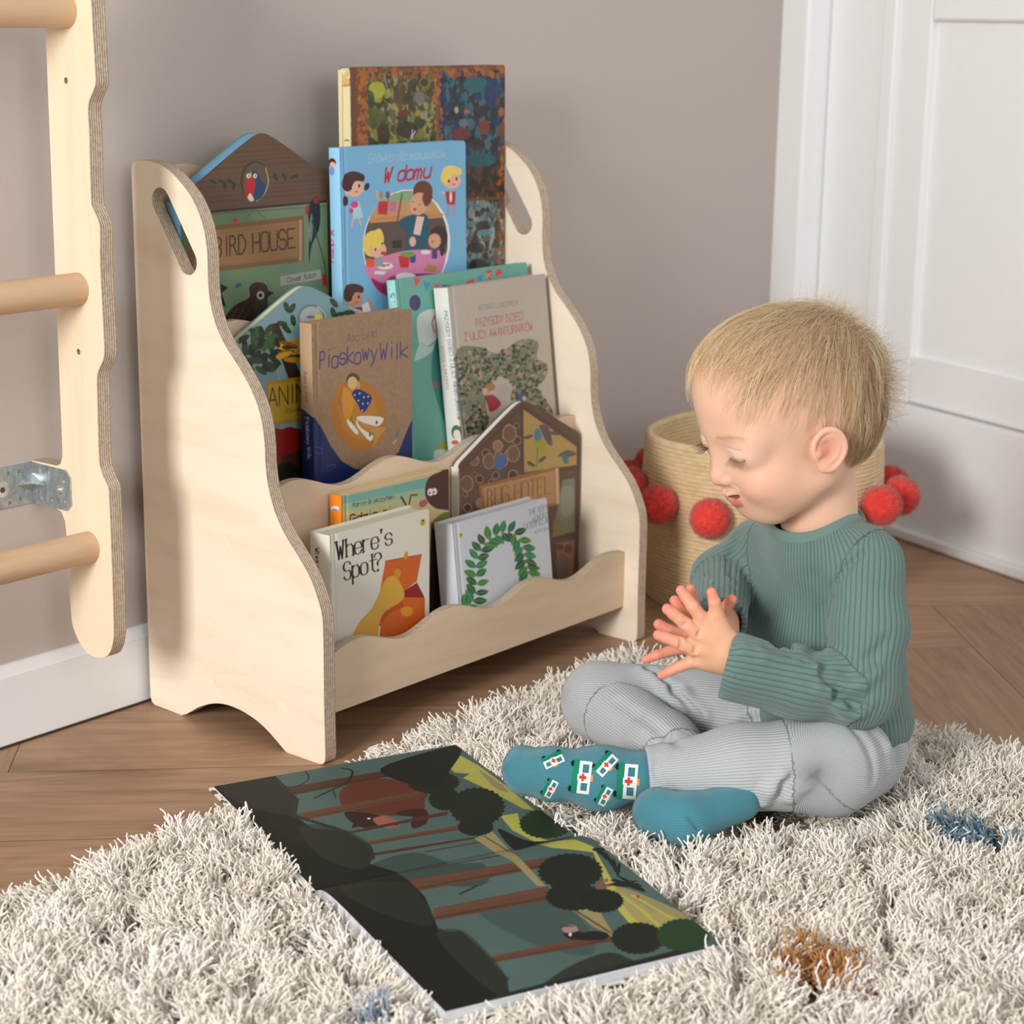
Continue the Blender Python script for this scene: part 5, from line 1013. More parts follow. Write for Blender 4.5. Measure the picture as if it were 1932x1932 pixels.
# collar band: a flat ribbed ring at the neckline
def ring(c, n, ra, rb_r, name, mat, parent, ry=1.0, N=72, K=10, ribv=.002):
    u = nvec(np.cross(n, [.3, .9, .1])); v = np.cross(n, u); V = []; F = []; R = []
    for i in range(N):
        t = 2*math.pi*i/N; w = u*math.cos(t)+v*math.sin(t)
        for k in range(K): p = 2*math.pi*k/K; V.append(c + w*(ra+rb_r*.45*math.cos(p)) + n*rb_r*math.sin(p) - w*0.0 + n*(-.35*rb_r*math.cos(p))); R.append(k*ribv)
    for i in range(N):
        for k in range(K): F.append((i*K+k, i*K+(k+1) % K, ((i+1) % N)*K+(k+1) % K, ((i+1) % N)*K+k))
    o = mesh(name, V, np.array(F), mat, parent, attrs={'rib': R}); fix_normals(o); return o
def collar():
    N, K = 120, 9; u = nvec(np.cross(COLN, [.3, .9, .1])); v = np.cross(COLN, u); t = np.linspace(0, 2*np.pi, N, endpoint=False)
    w = np.cos(t)[:, None]*u+np.sin(t)[:, None]*v; V = []
    for k in range(K):
        f = k/(K-1); P = COLC + w*(.0412+.0082*f) + COLN*.045
        for _ in range(60): P = P - COLN*np.clip(shirt(P.astype(f4)).astype(float)-.0002, -.002, .01)[:, None]*.8; P = P + COLN*np.maximum(0, -.020-(P-COLC)@COLN)[:, None]
        V.append(P)
    V = np.array(V)                                               # K rows of N
    hgt = np.median(((V-COLC)@COLN), axis=0); base = (V-COLC)@COLN; lim = base[K//2:].mean(0); V = V + np.clip(lim-base-.002, 0, .02)[..., None]*COLN
    for _ in range(3): V = (np.roll(V, 1, 1)+2*V+np.roll(V, -1, 1))/4
    up_ = COLN*.9; th = .0016*np.sin(np.linspace(.25, 2.9, K)); V = V + (th[:, None]*np.ones(N))[..., None]*up_
    V = np.concatenate([V, V[::-1]-COLN*.0034]); M = len(V); F = []
    for k in range(M):
        for i in range(N): F.append((k*N+i, k*N+(i+1) % N, ((k+1) % M)*N+(i+1) % N, ((k+1) % M)*N+i))
    o = mesh('collar', V.reshape(-1, 3), np.array(F), M_SHIRT, person, attrs={'rib': np.repeat(np.arange(M)*.0002, N)}); fix_normals(o)
collar()
# trousers
lo = np.minimum.reduce([PEL, KL, KR, AKL, AKR])-.085; hi = np.maximum.reduce([PEL, KL, KR, AKL, AKR])+.10; lo[2] = .025
pv, pf = smesh(pants, lo, hi, .0021)
rp = ribs(pv, [(PEL-UP*.05, PEL+UP*.08, .085, -FH, .10), (HIPL, KL, .060, -FH*.3+UP-RH, .060), (KL, AKL, .042, UP*.6-FH, .042), (HIPR, KR, .05, UP-FH, .050), (KR, KR+(AKR-KR)*.45, .038, UP-FH, .038)])
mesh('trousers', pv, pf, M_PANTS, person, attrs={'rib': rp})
for nm, fn, c in (('sock', sock_l, [AKL, TOEL]), ('sock', sock_r, [RHl, RT])):
    c = np.array(c); v_, f_ = smesh(fn, c.min(0)-.045, c.max(0)+.045, .0016); r_ = ribs(v_, [(c[0], c[1], .025, -FH+UP, .026)])
    so = mesh(nm, v_, f_, M_SOCK, person, attrs={'rib': r_})
    if fn is sock_l: SOCKL = so
# ambulance motifs knitted into the near sock: small raised patches lying on the sock surface
M_PATCH = painted('sock_motif', .9, .2)
def van(cx, cy, a, s, seed):
    """one motif; the van stands on end as the sock lies on its side"""
    G, Wt, K, Rd, Yl, Bg = (28, 128, 96), (226, 228, 224), (24, 30, 40), (206, 60, 50), (214, 150, 60), (60, 118, 132)
    cols = []; nx, ny = 30, 44; V = []; F = []; idx = {}
    def colr(u, v):                                              # u across 0..1 from wheels to roof, v along 0..1
        if (u-.12)**2*1.6+(v-.12)**2 < .0085 or (u-.12)**2*1.6+(v-.86)**2 < .0085: return K
        if .16 < u < .44 and .0 < v < 1.0: return G if not (.42 < v < .58 and u > .40) else Wt
        if .44 <= u < .98 and .03 < v < .97:
            if .56 < u < .86 and (.12 < v < .36 or .66 < v < .88): return Bg
            if (abs(u-.62) < .05 and abs(v-.50) < .12) or (abs(u-.62) < .16 and abs(v-.50) < .045): return Rd
            return Wt
        if u >= .98 and .40 < v < .60: return Yl
        return None
    ca, sa = math.cos(a), math.sin(a); w, hgt = 44*s, 66*s; pts = {}
    rr = []
    for i in range(nx):
        for j in range(ny):
            c = colr((i+.5)/nx*1.08, (j+.5)/ny)
            if c is None: continue
            q = []
            for di, dj in ((0, 0), (1, 0), (1, 1), (0, 1)):
                k = (i+di, j+dj)
                if k not in pts: u, v = (k[0]/nx*1.08-.5)*w, (k[1]/ny-.5)*hgt; pts[k] = (cx+u*ca-v*sa, cy+u*sa+v*ca)
                q.append(pts[k])
            rr.append((q, c))
    D = rays([p for q, _ in rr for p in q]); D /= np.linalg.norm(D, axis=1)[:, None]; t = np.full(len(D), 1.75)
    for _ in range(60): t += np.maximum(sock_l((CAMP+D*t[:, None]).astype(f4)), -.003)*.9
    X = CAMP + D*(t-.0004)[:, None]; ok = np.abs(t) < 2.6
    F = np.arange(len(X)).reshape(-1, 4); cc = np.repeat(np.array([srgb(*c) for _, c in rr]), 4, 0); keep = ok.reshape(-1, 4).all(1)
    e = np.linalg.norm(X[F]-X[np.roll(F, 1, 1)], axis=2).max(1) < .006
    mesh('ambulance_motif', X, F[keep & e], M_PATCH, SOCKL, smooth=True, col=cc)
for cx, cy, a, s in ((1043, 1432, 1.15, .62), (1094, 1466, .12, .98), (1141, 1440, .75, .72), (1180, 1474, .08, 1.05), (1036, 1487, .5, .55), (1138, 1501, .5, .58)): van(cx, cy, a, s, 0)
# eyelashes and brows as fine hairs, then the hair of the head
def curves(name, strands, radius, mat, parent, cols=None, taper=.35):
    n, k = strands.shape[:2]; hc_ = bpy.data.hair_curves.new(name); hc_.add_curves([k]*n); 
    hc_.attributes['position'].data.foreach_set('vector', strands.astype(np.float32).ravel())
    ra = hc_.attributes.get('radius') or hc_.attributes.new('radius', 'FLOAT', 'POINT'); prof = np.linspace(1, taper, k)
    ra.data.foreach_set('value', (np.asarray(radius, float).reshape(-1, 1)*prof[None]*np.ones((n, 1))).astype(np.float32).ravel())
    if cols is not None:
        a = hc_.attributes.new('col', 'FLOAT_COLOR', 'CURVE'); cc = np.ones((n, 4), np.float32); cc[:, :3] = cols; a.data.foreach_set('color', cc.ravel())
    return link(name, hc_, mat, parent)
def strandmat(name, rough=.45, trans=0, sheen=0):
    s = NT(name); a = s.n('ShaderNodeAttribute', attribute_name='col'); s.l(a.outputs['Color'], s.b.inputs['Base Color']); s.b.inputs['Roughness'].default_value = rough; s.b.inputs['Specular IOR Level'].default_value = .35; s.b.inputs['Sheen Weight'].default_value = sheen; return s.m
M_HAIR = strandmat('blond_hair', .38); M_YARN = strandmat('wool_yarn', .9, sheen=.3)
def lay(start, direc, length, steps, lift, whorl=None, grav=0.0, curl=0, rng=None):
    """strands that follow the scalp from their roots"""
    P = start.copy(); D = direc/np.linalg.norm(direc, axis=1)[:, None]; out = [P.copy()]; st = length/steps
    for i in range(steps):
        D = D + np.array([0, 0, -1.0])*grav; 
        if curl: D = D + rng.normal(0, curl, D.shape)
        g = grad(lambda Q: skull(Q), P); tgt = lift*math.sin(math.pi*(.12+.80*(i+1)/steps))*1.1+.0004; D = D - g*np.einsum('ij,ij->i', D, g)[:, None]; D /= np.maximum(1e-6, np.linalg.norm(D, axis=1))[:, None]
        P = P + D*st[:, None]; d = skull(P.astype(f4)).astype(float); P = P + g*(np.minimum(tgt, .02)-d)[:, None]*np.where(d < tgt, 1, .35)[:, None]; out.append(P.copy())
    return np.stack(out, 1)
rng = np.random.default_rng(11)
def hair():
    N = 17500; a = rng.normal(size=(N, 3)); a /= np.linalg.norm(a, axis=1)[:, None]; P = a*.12 + np.array([-.005, 0, .012])
    for _ in range(40): P -= a*(skull(P.astype(f4)).astype(float))[:, None]*.8
    x, y, z = P.T; ay = np.abs(y)
    line = np.interp(x, [-.09, -.045, -.02, .004, .020, .035, .055, .080, .1], [-.066, -.062, -.034, .000, .004, .022, .046, .058, .060])   # hairline height against x
    m = (z > line + .0015*rng.normal(size=N)*2); dens = np.clip((z-line)/.022, .22, 1); dens *= np.where((z < .056) & (x > -.03) & (x < .05), .24, 1)*np.where((z > .055) & (x > -.03) & (x < .05) & (np.abs(y) > .03), .7, 1); m &= rng.random(N) < dens; m &= ~((x > .084) & (z < .064)); P = P[m]; x, y, z = P.T; n = len(P)
    Wp = np.array([-.062, .012, .066])                                # crown whorl
    d = P-Wp; r = np.linalg.norm(d, axis=1); g = grad(skull, P); t = d-g*np.einsum('ij,ij->i', d, g)[:, None]; t /= np.maximum(1e-6, np.linalg.norm(t, axis=1))[:, None]
    sw = np.cross(g, t)*(.35*np.exp(-r/.04))[:, None]; D = t+sw
    D += np.array([.9, 0, -.15])*np.clip((x-.0)/.05, 0, 1)[:, None]*np.clip((z-.03)/.03, 0, 1)[:, None]
    D += np.array([-.25, 0, -1.5])*np.clip((.075-z)/.05, 0, 1)[:, None]*np.clip((.05-x)/.05, 0, 1)[:, None]
    D += np.array([-.1, 0, -.9])*np.clip((x-.03)/.03, 0, 1)[:, None]*np.clip((.075-z)/.03, 0, 1)[:, None]
    cl = np.floor(P/.006).astype(int); hsh = (np.abs(cl@np.array([73856093, 19349663, 83492791])) % 997)/997.; hs2 = (np.abs(cl@np.array([49856093, 79349663, 13492791])) % 991)/991.
    D += np.cross(g, D)*((hsh-.5)*.95)[:, None] + rng.normal(0, .11, D.shape)
    L = np.where(z > .055, .062, .034)*(0.8+.4*rng.random(n))*np.where(x > .055, .45, 1.); L = np.where((x > .01) & (z < .05), .026, L)
    lift = (.0016+.0050*hs2**2+.0018*rng.random(n))*np.where(z > .05, 1.2, .55)*np.where(x < -.06, 1.5, 1)
    S = lay(P, D, L, 8, lift, grav=.10, curl=.035, rng=rng)
    tone = .55*hsh+.45*rng.random(n); c0, c1, c2 = (np.array(srgb(*c)) for c in ((178, 148, 114), (214, 187, 148), (242, 224, 190)))
    col = np.where(tone[:, None] < .5, c0+(c1-c0)*(tone*2)[:, None], c1+(c2-c1)*((tone-.5)*2)[:, None]); col *= (np.interp(x, [-.09, -.03, .03, .08], [.74, .86, 1.02, 1.10]))[:, None]*np.array([1, .985, .96])
    # flyaway wisps at the crown and the back
    M = 3200; b = rng.normal(size=(M, 3))*np.array([.022, .030, .020]) + np.array([-.052, 0, .074]); 
    k = rng.random(M) < .62; b[k] = rng.normal(size=(k.sum(), 3))*np.array([.010, .034, .024])+np.array([-.088, 0, .024])
    for _ in range(30): b -= grad(skull, b)*(skull(b.astype(f4)).astype(float))[:, None]
    g2 = grad(skull, b); D2 = g2*.55 + np.where(k[:, None], np.array([-.35, 0, -.75]), np.array([-.75, 0, .25])) + rng.normal(0, .34, g2.shape); D2 /= np.linalg.norm(D2, axis=1)[:, None]; L2 = np.where(k, .022, .012)+.026*rng.random(M)**1.5; T = [b]; p = b.copy(); bend = rng.normal(0, .13, g2.shape)-g2*.06
    for i in range(8): D2 = D2+bend; D2 /= np.linalg.norm(D2, axis=1)[:, None]; p = p+D2*(L2/8)[:, None]; T.append(p.copy())
    W_ = np.concatenate([S, np.stack(T, 1)]); cw = np.tile(np.array(srgb(198, 172, 138)), (M, 1))
    curves('hair', h2w(W_), np.concatenate([np.full(n, .00016), np.full(M, .00012)]), M_HAIR, person, np.concatenate([col, cw]))
    # lashes of both eyes and eyebrows
    E = []; ec = []
    for sgn in (1, -1):
        for i in range(22):
            t = i/21; base = np.array([.0852-.0056*t+.0012*math.sin(math.pi*t), sgn*(.0235+.0215*t), -.0268-.0012*math.sin(math.pi*t)+.0008*t]); o = np.array([.75+.1*t, sgn*(.10+.75*t), -.62]); l = .0100+.0035*rng.random()
            E.append([base+o*l*u+np.array([0, 0, .0022])*u*u for u in np.linspace(0, 1, 9)]); ec.append(srgb(70, 50, 40))
    E = np.array(E); curves('eyelashes', h2w(E), np.full(len(E), .00022), M_HAIR, person, np.array(ec), .3)
    B = []; 
    for sgn in (1, -1):
        for i in range(120):
            t = rng.random(); q = np.array([[.097-.013*t-.004*t*t, sgn*(.014+.034*t), -.0060+.0035*math.sin(t*2.6)+rng.normal()*.0013]])
            for _ in range(12): q -= grad(face, q)*float(face(q.astype(f4))[0])
            g = grad(face, q)[0]; o = np.array([-.30, sgn*.9, .10]); o -= g*(o@g); B.append([q[0]+g*.0003*u*3+o*.0050*u for u in np.linspace(0, 1, 9)])
    B = np.array(B); curves('eyebrows', h2w(B), np.full(len(B), .00007), M_HAIR, person, np.tile(np.array(srgb(214, 176, 138)), (len(B), 1)), .4)
hair()
# ================================================================== RUG
M_BACK = plain('rug_backing', srgb(186, 172, 152), .95, .08, 60)
rug = MB().box((-1.75, -1.75, .0005), (.497, -.062, .010)).build('rug', M_BACK, bevel=.003)
tag(rug, 'cream shaggy pile rug with small blue and ochre spots on the wooden floor', 'rug')
def pile():
    rng = np.random.default_rng(21); sp = .0088
    gx, gy = np.meshgrid(np.arange(-1.20, .500, sp), np.arange(-1.35, -.058, sp), indexing='ij'); T = np.stack([gx.ravel(), gy.ravel()], 1); T += rng.uniform(-.35, .35, T.shape)*sp
    d = np.concatenate([T, np.full((len(T), 1), .03)], 1)-CAMP; q = d@CAX.T; u, v = FPX*q[:, 0]/q[:, 2]+966, FPX*q[:, 1]/q[:, 2]+966
    T = T[(u > -420) & (u < 2500) & (v < 2550)]
    n = len(T); K = 9
    cl = lambda s, sd: vnoise(T+7, s, sd)
    # clumps: neighbouring tufts share a leaning direction and lean towards a common tip
    ce = .023; base = np.floor(T/ce).astype(int); best = np.full(n, 9.); cid = np.zeros((n, 2)); hs = lambda I, k: (np.abs(np.sin(I[:, 0]*127.1+I[:, 1]*311.7+k*74.7)*43758.5453) % 1)
    for di in (-1, 0, 1):
        for dj in (-1, 0, 1):
            I = base+np.array([di, dj]); c = (I+np.stack([hs(I, 1), hs(I, 2)], 1))*ce; dd = np.linalg.norm(T-c, axis=1); m = dd < best; best[m] = dd[m]; cid[m] = c[m]
    h1, h2, h3 = hs(np.round(cid*1e3), 5), hs(np.round(cid*1e3), 6), hs(np.round(cid*1e3), 7)
    ang = 2*math.pi*(cl(9, 1)*.5+.95*h1); lean = .30+.65*h2; hgt = .024+.010*h3+.004*rng.random(n)
    tone = .45*h3+.25*cl(40, 6)+.3*rng.random(n)
    under = np.zeros(n)
    for (a, b, r) in PRESS: 
        ab = np.asarray(b)[:2]-np.asarray(a)[:2]; q = T-np.asarray(a)[:2]; t = np.clip((q@ab)/max(1e-9, ab@ab), 0, 1); under = np.maximum(under, np.clip((r-np.linalg.norm(q-t[:, None]*ab, axis=1))/.012+.5, 0, 1))
    def inpoly(P, poly):
        ins = np.zeros(len(P), bool)
        for a, b in zip(poly, np.roll(poly, -1, 0)):
            m = (a[1] > P[:, 1]) != (b[1] > P[:, 1]); x = (b[0]-a[0])*(P[:, 1]-a[1])/(b[1]-a[1]+1e-15)+a[0]; ins ^= m & (P[:, 0] < x)
        return ins
    ub = inpoly(T, BOOKPOLY); hgt = np.where(ub, .018, hgt); hgt = hgt*(1-.45*under)
    lean = np.where(ub | (under > .3), 1.1, lean)
    edge = np.minimum(np.minimum(.4985-T[:, 0], 9), -.060-T[:, 1]); hgt *= np.clip(.62+edge/.03, .62, 1)
    D = np.stack([np.cos(ang)*lean, np.sin(ang)*lean, np.ones(n)], 1); D[:, :2] += (cid-T)*26
    e = np.clip(1-edge/.02, 0, 1); D[:, 1] += e*(-.060-T[:, 1] < .02)*.9; D[:, 0] += e*(.4985-T[:, 0] < .02)*.9
    P0 = np.repeat(np.concatenate([T, np.full((n, 1), .009)], 1), K, 0); th = rng.uniform(0, 2*math.pi, n*K); rr = .0034*np.sqrt(rng.random(n*K)); P0[:, 0] += rr*np.cos(th); P0[:, 1] += rr*np.sin(th)
    Dn = np.repeat(D, K, 0); Dn[:, 0] += np.cos(th)*.18+rng.normal(0, .20, n*K); Dn[:, 1] += np.sin(th)*.18+rng.normal(0, .20, n*K); Dn[:, 2] *= rng.uniform(.75, 1.15, n*K)
    Dn /= np.linalg.norm(Dn, axis=1)[:, None]; L = np.repeat(hgt, K)*rng.uniform(.85, 1.25, n*K)*1.12
    k = 9; t = np.linspace(0, 1, k); bx = rng.normal(0, .0046, (n*K, 2)); ph = rng.uniform(0, 6.28, n*K); am = rng.uniform(.0008, .0026, n*K)
    S = P0[:, None]+Dn[:, None]*L[:, None, None]*t[None, :, None]; S[:, :, 0] += bx[:, :1]*t**2+am[:, None]*np.sin(ph[:, None]+t*13)*t; S[:, :, 1] += bx[:, 1:]*t**2+am[:, None]*np.cos(ph[:, None]+t*13)*t; S[:, :, 2] -= .007*t**2*np.repeat(lean, K)[:, None]
    S[:, :, 2] = np.maximum(S[:, :, 2], .004)
    big = BOOKPOLY.mean(0)+(BOOKPOLY-BOOKPOLY.mean(0))*1.012; ip = inpoly(S.reshape(-1, 3)[:, :2], big).reshape(S.shape[:2]); S[:, :, 2] = np.where(ip, np.minimum(S[:, :, 2], .0195), S[:, :, 2]); near = np.repeat(inpoly(T, BOOKPOLY.mean(0)+(BOOKPOLY-BOOKPOLY.mean(0))*1.06), K); S[:, :, 2] = np.where(near[:, None], np.minimum(S[:, :, 2], .027), S[:, :, 2])
    S[:, :, 0] = np.minimum(S[:, :, 0], .512); S[:, :, 1] = np.minimum(S[:, :, 1], -.046)
    c0, c1, c2 = (np.array(srgb(*c)) for c in ((222, 211, 195), (238, 231, 219), (247, 243, 237))); tn = np.clip(np.repeat(tone, K)+rng.normal(0, .12, n*K), 0, 1)
    col = np.where(tn[:, None] < .5, c0+(c1-c0)*(tn*2)[:, None], c1+(c2-c1)*(tn*2-1)[:, None])
    Tk = np.repeat(T, K, 0)
    for (x, y, r, c) in SPOTS:
        dd = np.hypot(Tk[:, 0]-x, Tk[:, 1]-y); m = dd < r*(1+.22*np.sin(5*np.arctan2(Tk[:, 1]-y, Tk[:, 0]-x)+x*40)); col[m] = np.array(srgb(*c))*rng.uniform(.8, 1.12, (m.sum(), 1))
    o = curves('pile', S, np.full(n*K, .00080), M_YARN, rug, col, .85); o['kind'] = 'stuff'; print('pile', n*K)
PRESS = [(KL, AKL, .030), (AKL, TOEL, .018), (KR, PEL, .03), (PEL, KL, .06), (RHl, RT, .018), (KR, AKR, .025)]
_bk = {k: at_z(x, y, z) for k, (x, y, z) in dict(a=(403, 1483, .028), b=(858, 1404, .028), c=(1086, 1576, .029), d=(596, 1678, .029), e=(1364, 1785, .034), f=(840, 1912, .034)).items()}
BOOKPOLY = np.array([_bk['a'][:2], _bk['b'][:2], _bk['e'][:2], _bk['f'][:2]])
sp_ = lambda x, y, r, c: (*at_z(x, y, .030)[:2], r, c)
SPOTS = [sp_(1546, 1818, .041, (190, 136, 78)), sp_(1828, 1572, .036, (104, 134, 152)), sp_(1432, 1524, .030, (132, 96, 60)), sp_(596, 1782, .012, (70, 76, 78)), sp_(700, 1932, .018, (150, 164, 180)), sp_(1346, 1740, .008, (176, 130, 96))]
pile()

# ================================================================== THE OPEN BOOK
obk = empty('open_picture_book', ((_bk['a']+_bk['e'])/2*np.array([1, 1, 0])+np.array([0, 0, .024])).tolist())
tag(obk, 'large open picture book showing a dark forest, lying on the rug and floor', 'book')
a_, b_, c_, d_, e_, f_ = [_bk[k] for k in 'abcdef']
def bil(p, q, r, s, u, v): return (p*(1-u)[:, None]+q*u[:, None])*(1-v)[:, None]+(s*(1-u)[:, None]+r*u[:, None])*v[:, None]
FB = (380, 1380, .52795)
def a_forest(A):
    A.T = FB
    teal = (84, 106, 100); dk = (30, 31, 27)
    A.poly([(40, 190), (900, 40), (1335, 370), (1865, 770), (870, 1010), (410, 560)], teal)
    A.wash(lambda P: (1-.22*vnoise(P, 14, 3))[:, None])
    A.poly([(600, 480), (760, 430), (900, 470), (1010, 480), (1000, 560), (700, 540)], (58, 76, 70), True); A.poly([(980, 640), (1200, 600), (1320, 640), (1400, 740), (1380, 800), (1180, 760)], (62, 80, 74), True, .8)
    A.poly([(1280, 860), (1450, 790), (1560, 820), (1650, 800), (1700, 900), (1200, 960)], (48, 52, 46), True); A.poly([(1100, 930), (1700, 780), (1900, 760), (1870, 790), (880, 1020)], (38, 40, 36))
    # bear body, head and paw
    bear = (88, 50, 38); A.poly([(495, 215), (540, 180), (620, 165), (720, 175), (830, 190), (800, 240), (790, 280), (700, 300), (600, 290), (510, 270)], (96, 52, 40), True); A.poly([(510, 290), (560, 285), (640, 300), (650, 330), (600, 345), (545, 330)], (56, 36, 30), True); A.poly([(545, 325), (560, 340), (535, 345)], (50, 34, 28)); A.poly([(612, 312), (650, 302), (690, 312), (712, 328), (690, 342), (640, 338)], (150, 96, 74), True); A.ell(695, 330, 10, 5, (40, 30, 28)); A.ell(598, 310, 6, 2.5, (230, 226, 216))
    A.poly([(700, 285), (790, 275), (812, 300), (800, 330), (760, 345), (748, 330), (756, 305), (710, 300)], (62, 38, 32), True)
    tr = (98, 67, 51); tr2 = (78, 53, 43)
    def trunk(x0, y0, x1, y1, w0, w1, c=tr):
        A.poly([(x0, y0-w0), (x1, y1-w1), (x1, y1+w1), (x0, y0+w0)], c); A.line([(x0, y0+w0*.55), (x1, y1+w1*.55)], min(w0, w1)*.55, tuple(int(k*.72) for k in c), alpha=.8); A.line([(x0, y0-w0*.6), (x1, y1-w1*.6)], min(w0, w1)*.3, tuple(int(k*1.16) for k in c), alpha=.7)
        for k in range(7): t = .1+.12*k; A.line([(x0+(x1-x0)*t, y0+(y1-y0)*t+w0*.4*math.sin(k*2.4)), (x0+(x1-x0)*(t+.1), y0+(y1-y0)*(t+.1)+w0*.4*math.sin(k*2.4))], 1.6, tuple(int(k_*.7) for k_ in c))
    trunk(300, 215, 830, 118, 16, 11, tr2); trunk(318, 312, 882, 200, 15, 8); trunk(520, 362, 880, 290, 4, 7, tr2); trunk(590, 398, 930, 340, 7, 8); trunk(610, 438, 1010, 372, 6, 3, tr2); trunk(800, 428, 1000, 392, 2, 2, tr2); trunk(790, 488, 1090, 440, 3, 3, tr2)
    A.line([(300, 196), (350, 190), (384, 165), (372, 140)], 5, (34, 36, 34), True); A.line([(405, 236), (470, 205), (520, 180), (540, 140), (500, 128)], 8, (34, 34, 32), True); A.line([(470, 205), (480, 236)], 4, (34, 34, 32))
    trunk(752, 560, 1262, 470, 24, 17); A.line([(925, 588), (985, 560)], 9, (60, 42, 36)); trunk(830, 662, 1240, 585, 22, 26); trunk(890, 845, 1495, 730, 10, 17)
    # meadow on the far side
    Yg = (178, 176, 84); tan = (150, 138, 98)
    A.poly([(975, 380), (1040, 355), (1230, 560), (1200, 560), (1110, 470)], tan); A.poly([(1300, 620), (1420, 640), (1480, 740), (1400, 700)], tan); A.line([(1330, 640), (1460, 720)], 8, (96, 70, 54)); A.line([(1010, 372), (1140, 450)], 6, (96, 74, 56))
    A.poly([(868, 112), (905, 72), (990, 120), (1085, 190), (1190, 280), (1150, 275), (1010, 200), (935, 165), (960, 150), (905, 145)], Yg); A.poly([(990, 135), (1060, 180), (1100, 215), (1050, 200)], (150, 140, 104), True)
    A.poly([(1068, 300), (1130, 290), (1140, 330), (1230, 385), (1330, 385), (1400, 420), (1480, 560), (1600, 640), (1760, 680), (1780, 700), (1640, 700), (1640, 720), (1540, 700), (1470, 620), (1440, 540), (1400, 440), (1250, 420), (1110, 350)], Yg)
    A.poly([(1480, 560), (1700, 640), (1760, 690), (1620, 715), (1560, 690)], (158, 144, 96), True, .85)
    for p in ([(1500, 590), (1600, 660)], [(1540, 590), (1700, 680)], [(1570, 640), (1640, 700)], [(1490, 620), (1560, 690)]): A.line(p, 9, Yg)
    # bushes and the dark slopes
    def bush(cx, cy, rx, ry, c=(34, 42, 32), n=26):
        A.ell(cx, cy, rx, ry, c); 
        for k in range(n): t = 6.283*k/n; A.ell(cx+rx*math.cos(t)*.97, cy+ry*math.sin(t)*.97, rx*.09, ry*.09, c, n=8)
    bush(830, 180, 90, 40); A.poly([(640, 130), (890, 50), (930, 70), (880, 150), (870, 185), (760, 190)], (32, 34, 32), True)
    bush(985, 268, 96, 66, (36, 44, 34)); bush(870, 240, 56, 40); bush(980, 340, 62, 30); bush(1232, 328, 92, 50, (40, 56, 34)); bush(1318, 508, 112, 62, (36, 40, 32)); bush(1330, 595, 96, 48, (34, 38, 30)); bush(1430, 610, 76, 40, (34, 36, 30)); bush(1560, 740, 92, 54, (36, 40, 32)); bush(1722, 728, 92, 56, (42, 66, 38)); A.poly([(1060, 345), (1180, 390), (1330, 372), (1200, 400), (1120, 420)], (36, 38, 34), True)
    for k in range(7): A.ell(1500+6*k, 548+4*(k % 3), 60, 5, (34, 40, 30), -8+6*k)
    for x, y in ((1425, 545), (1435, 560), (1448, 538), (1420, 565), (1455, 556), (1560, 595)): A.ell(x, y, 6, 6, (170, 58, 40))
    for k in range(6): A.ell(1420+14*k, 430+14*k, 24, 7, (34, 42, 30), 20*k)
    A.poly([(20, 190), (250, 140), (300, 200), (340, 245), (330, 300), (400, 345), (520, 355), (590, 400), (610, 450), (600, 470), (700, 500), (760, 560), (800, 600), (850, 720), (930, 720), (1010, 790), (1090, 880), (1100, 930), (870, 1020), (400, 560)], dk); A.poly([(60, 190), (150, 160), (240, 160), (330, 220), (340, 275), (310, 300), (150, 260)], (50, 52, 44), True, .6); A.poly([(350, 340), (480, 340), (590, 390), (612, 450), (560, 490), (420, 440)], (46, 52, 44), True, .7); A.poly([(500, 560), (700, 540), (780, 590), (820, 700), (600, 640)], (44, 50, 42), True, .6); A.poly([(840, 730), (930, 715), (1030, 800), (1095, 890), (1060, 940), (920, 830)], (46, 52, 44), True, .7)
    for k in range(50):
        t = k/49; p = [(250, 150), (340, 240), (330, 300), (480, 345), (600, 410), (612, 450)]; i = int(t*4.99); u = t*4.99-i; x, y = p[i][0]+(p[i+1][0]-p[i][0])*u, p[i][1]+(p[i+1][1]-p[i][1])*u; A.ell(x, y, 10, 6, (44, 48, 42), n=8)
    for k in range(40): t = k/39; A.ell(850+240*t, 715+170*t-20*math.sin(t*3.1), 9, 6, (42, 48, 40), n=8)
    # small badger-like animal behind a trunk
    A.poly([(1290, 715), (1320, 700), (1360, 720), (1400, 715), (1450, 722), (1440, 745), (1320, 745)], (38, 34, 34), True); A.poly([(1290, 705), (1330, 695), (1345, 715), (1300, 722)], (164, 130, 122), True); A.ell(1318, 728, 5, 6, (226, 222, 216)); A.line([(1285, 700), (1330, 700)], 5, (40, 36, 34))
    A.wash(lambda P: (1-.08*vnoise(P, 500, 5))[:, None])
def page(name, P4, prof, vres, ures):
    p, q, r, s = P4; us = np.linspace(0, 1, ures); vs = np.linspace(0, 1, vres); Ug, Vg = np.meshgrid(us, vs, indexing='ij'); u, v = Ug.ravel(), Vg.ravel()
    W = bil(p, q, r, s, u, v); W[:, 2] += prof(v)
    A = Art(W[:, :2].copy(), (84, 104, 98), lambda pts: on_plane(pts, UP, (0, 0, .0285 if name == 'left_page' else .0360))[:, :2], .0008); a_forest(A)
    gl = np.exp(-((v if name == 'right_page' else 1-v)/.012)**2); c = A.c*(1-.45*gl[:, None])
    I = np.arange(ures*vres).reshape(ures, vres); F = np.stack([I[:-1, :-1], I[1:, :-1], I[1:, 1:], I[:-1, 1:]], -1).reshape(-1, 4)[:, ::-1]
    rim = (np.concatenate([I[0, :], I[1:, -1], I[-1, ::-1][1:]]) if name == 'right_page' else np.concatenate([I[-1, ::-1], I[::-1, 0][1:], I[0, 1:]])); return W, F, c, rim
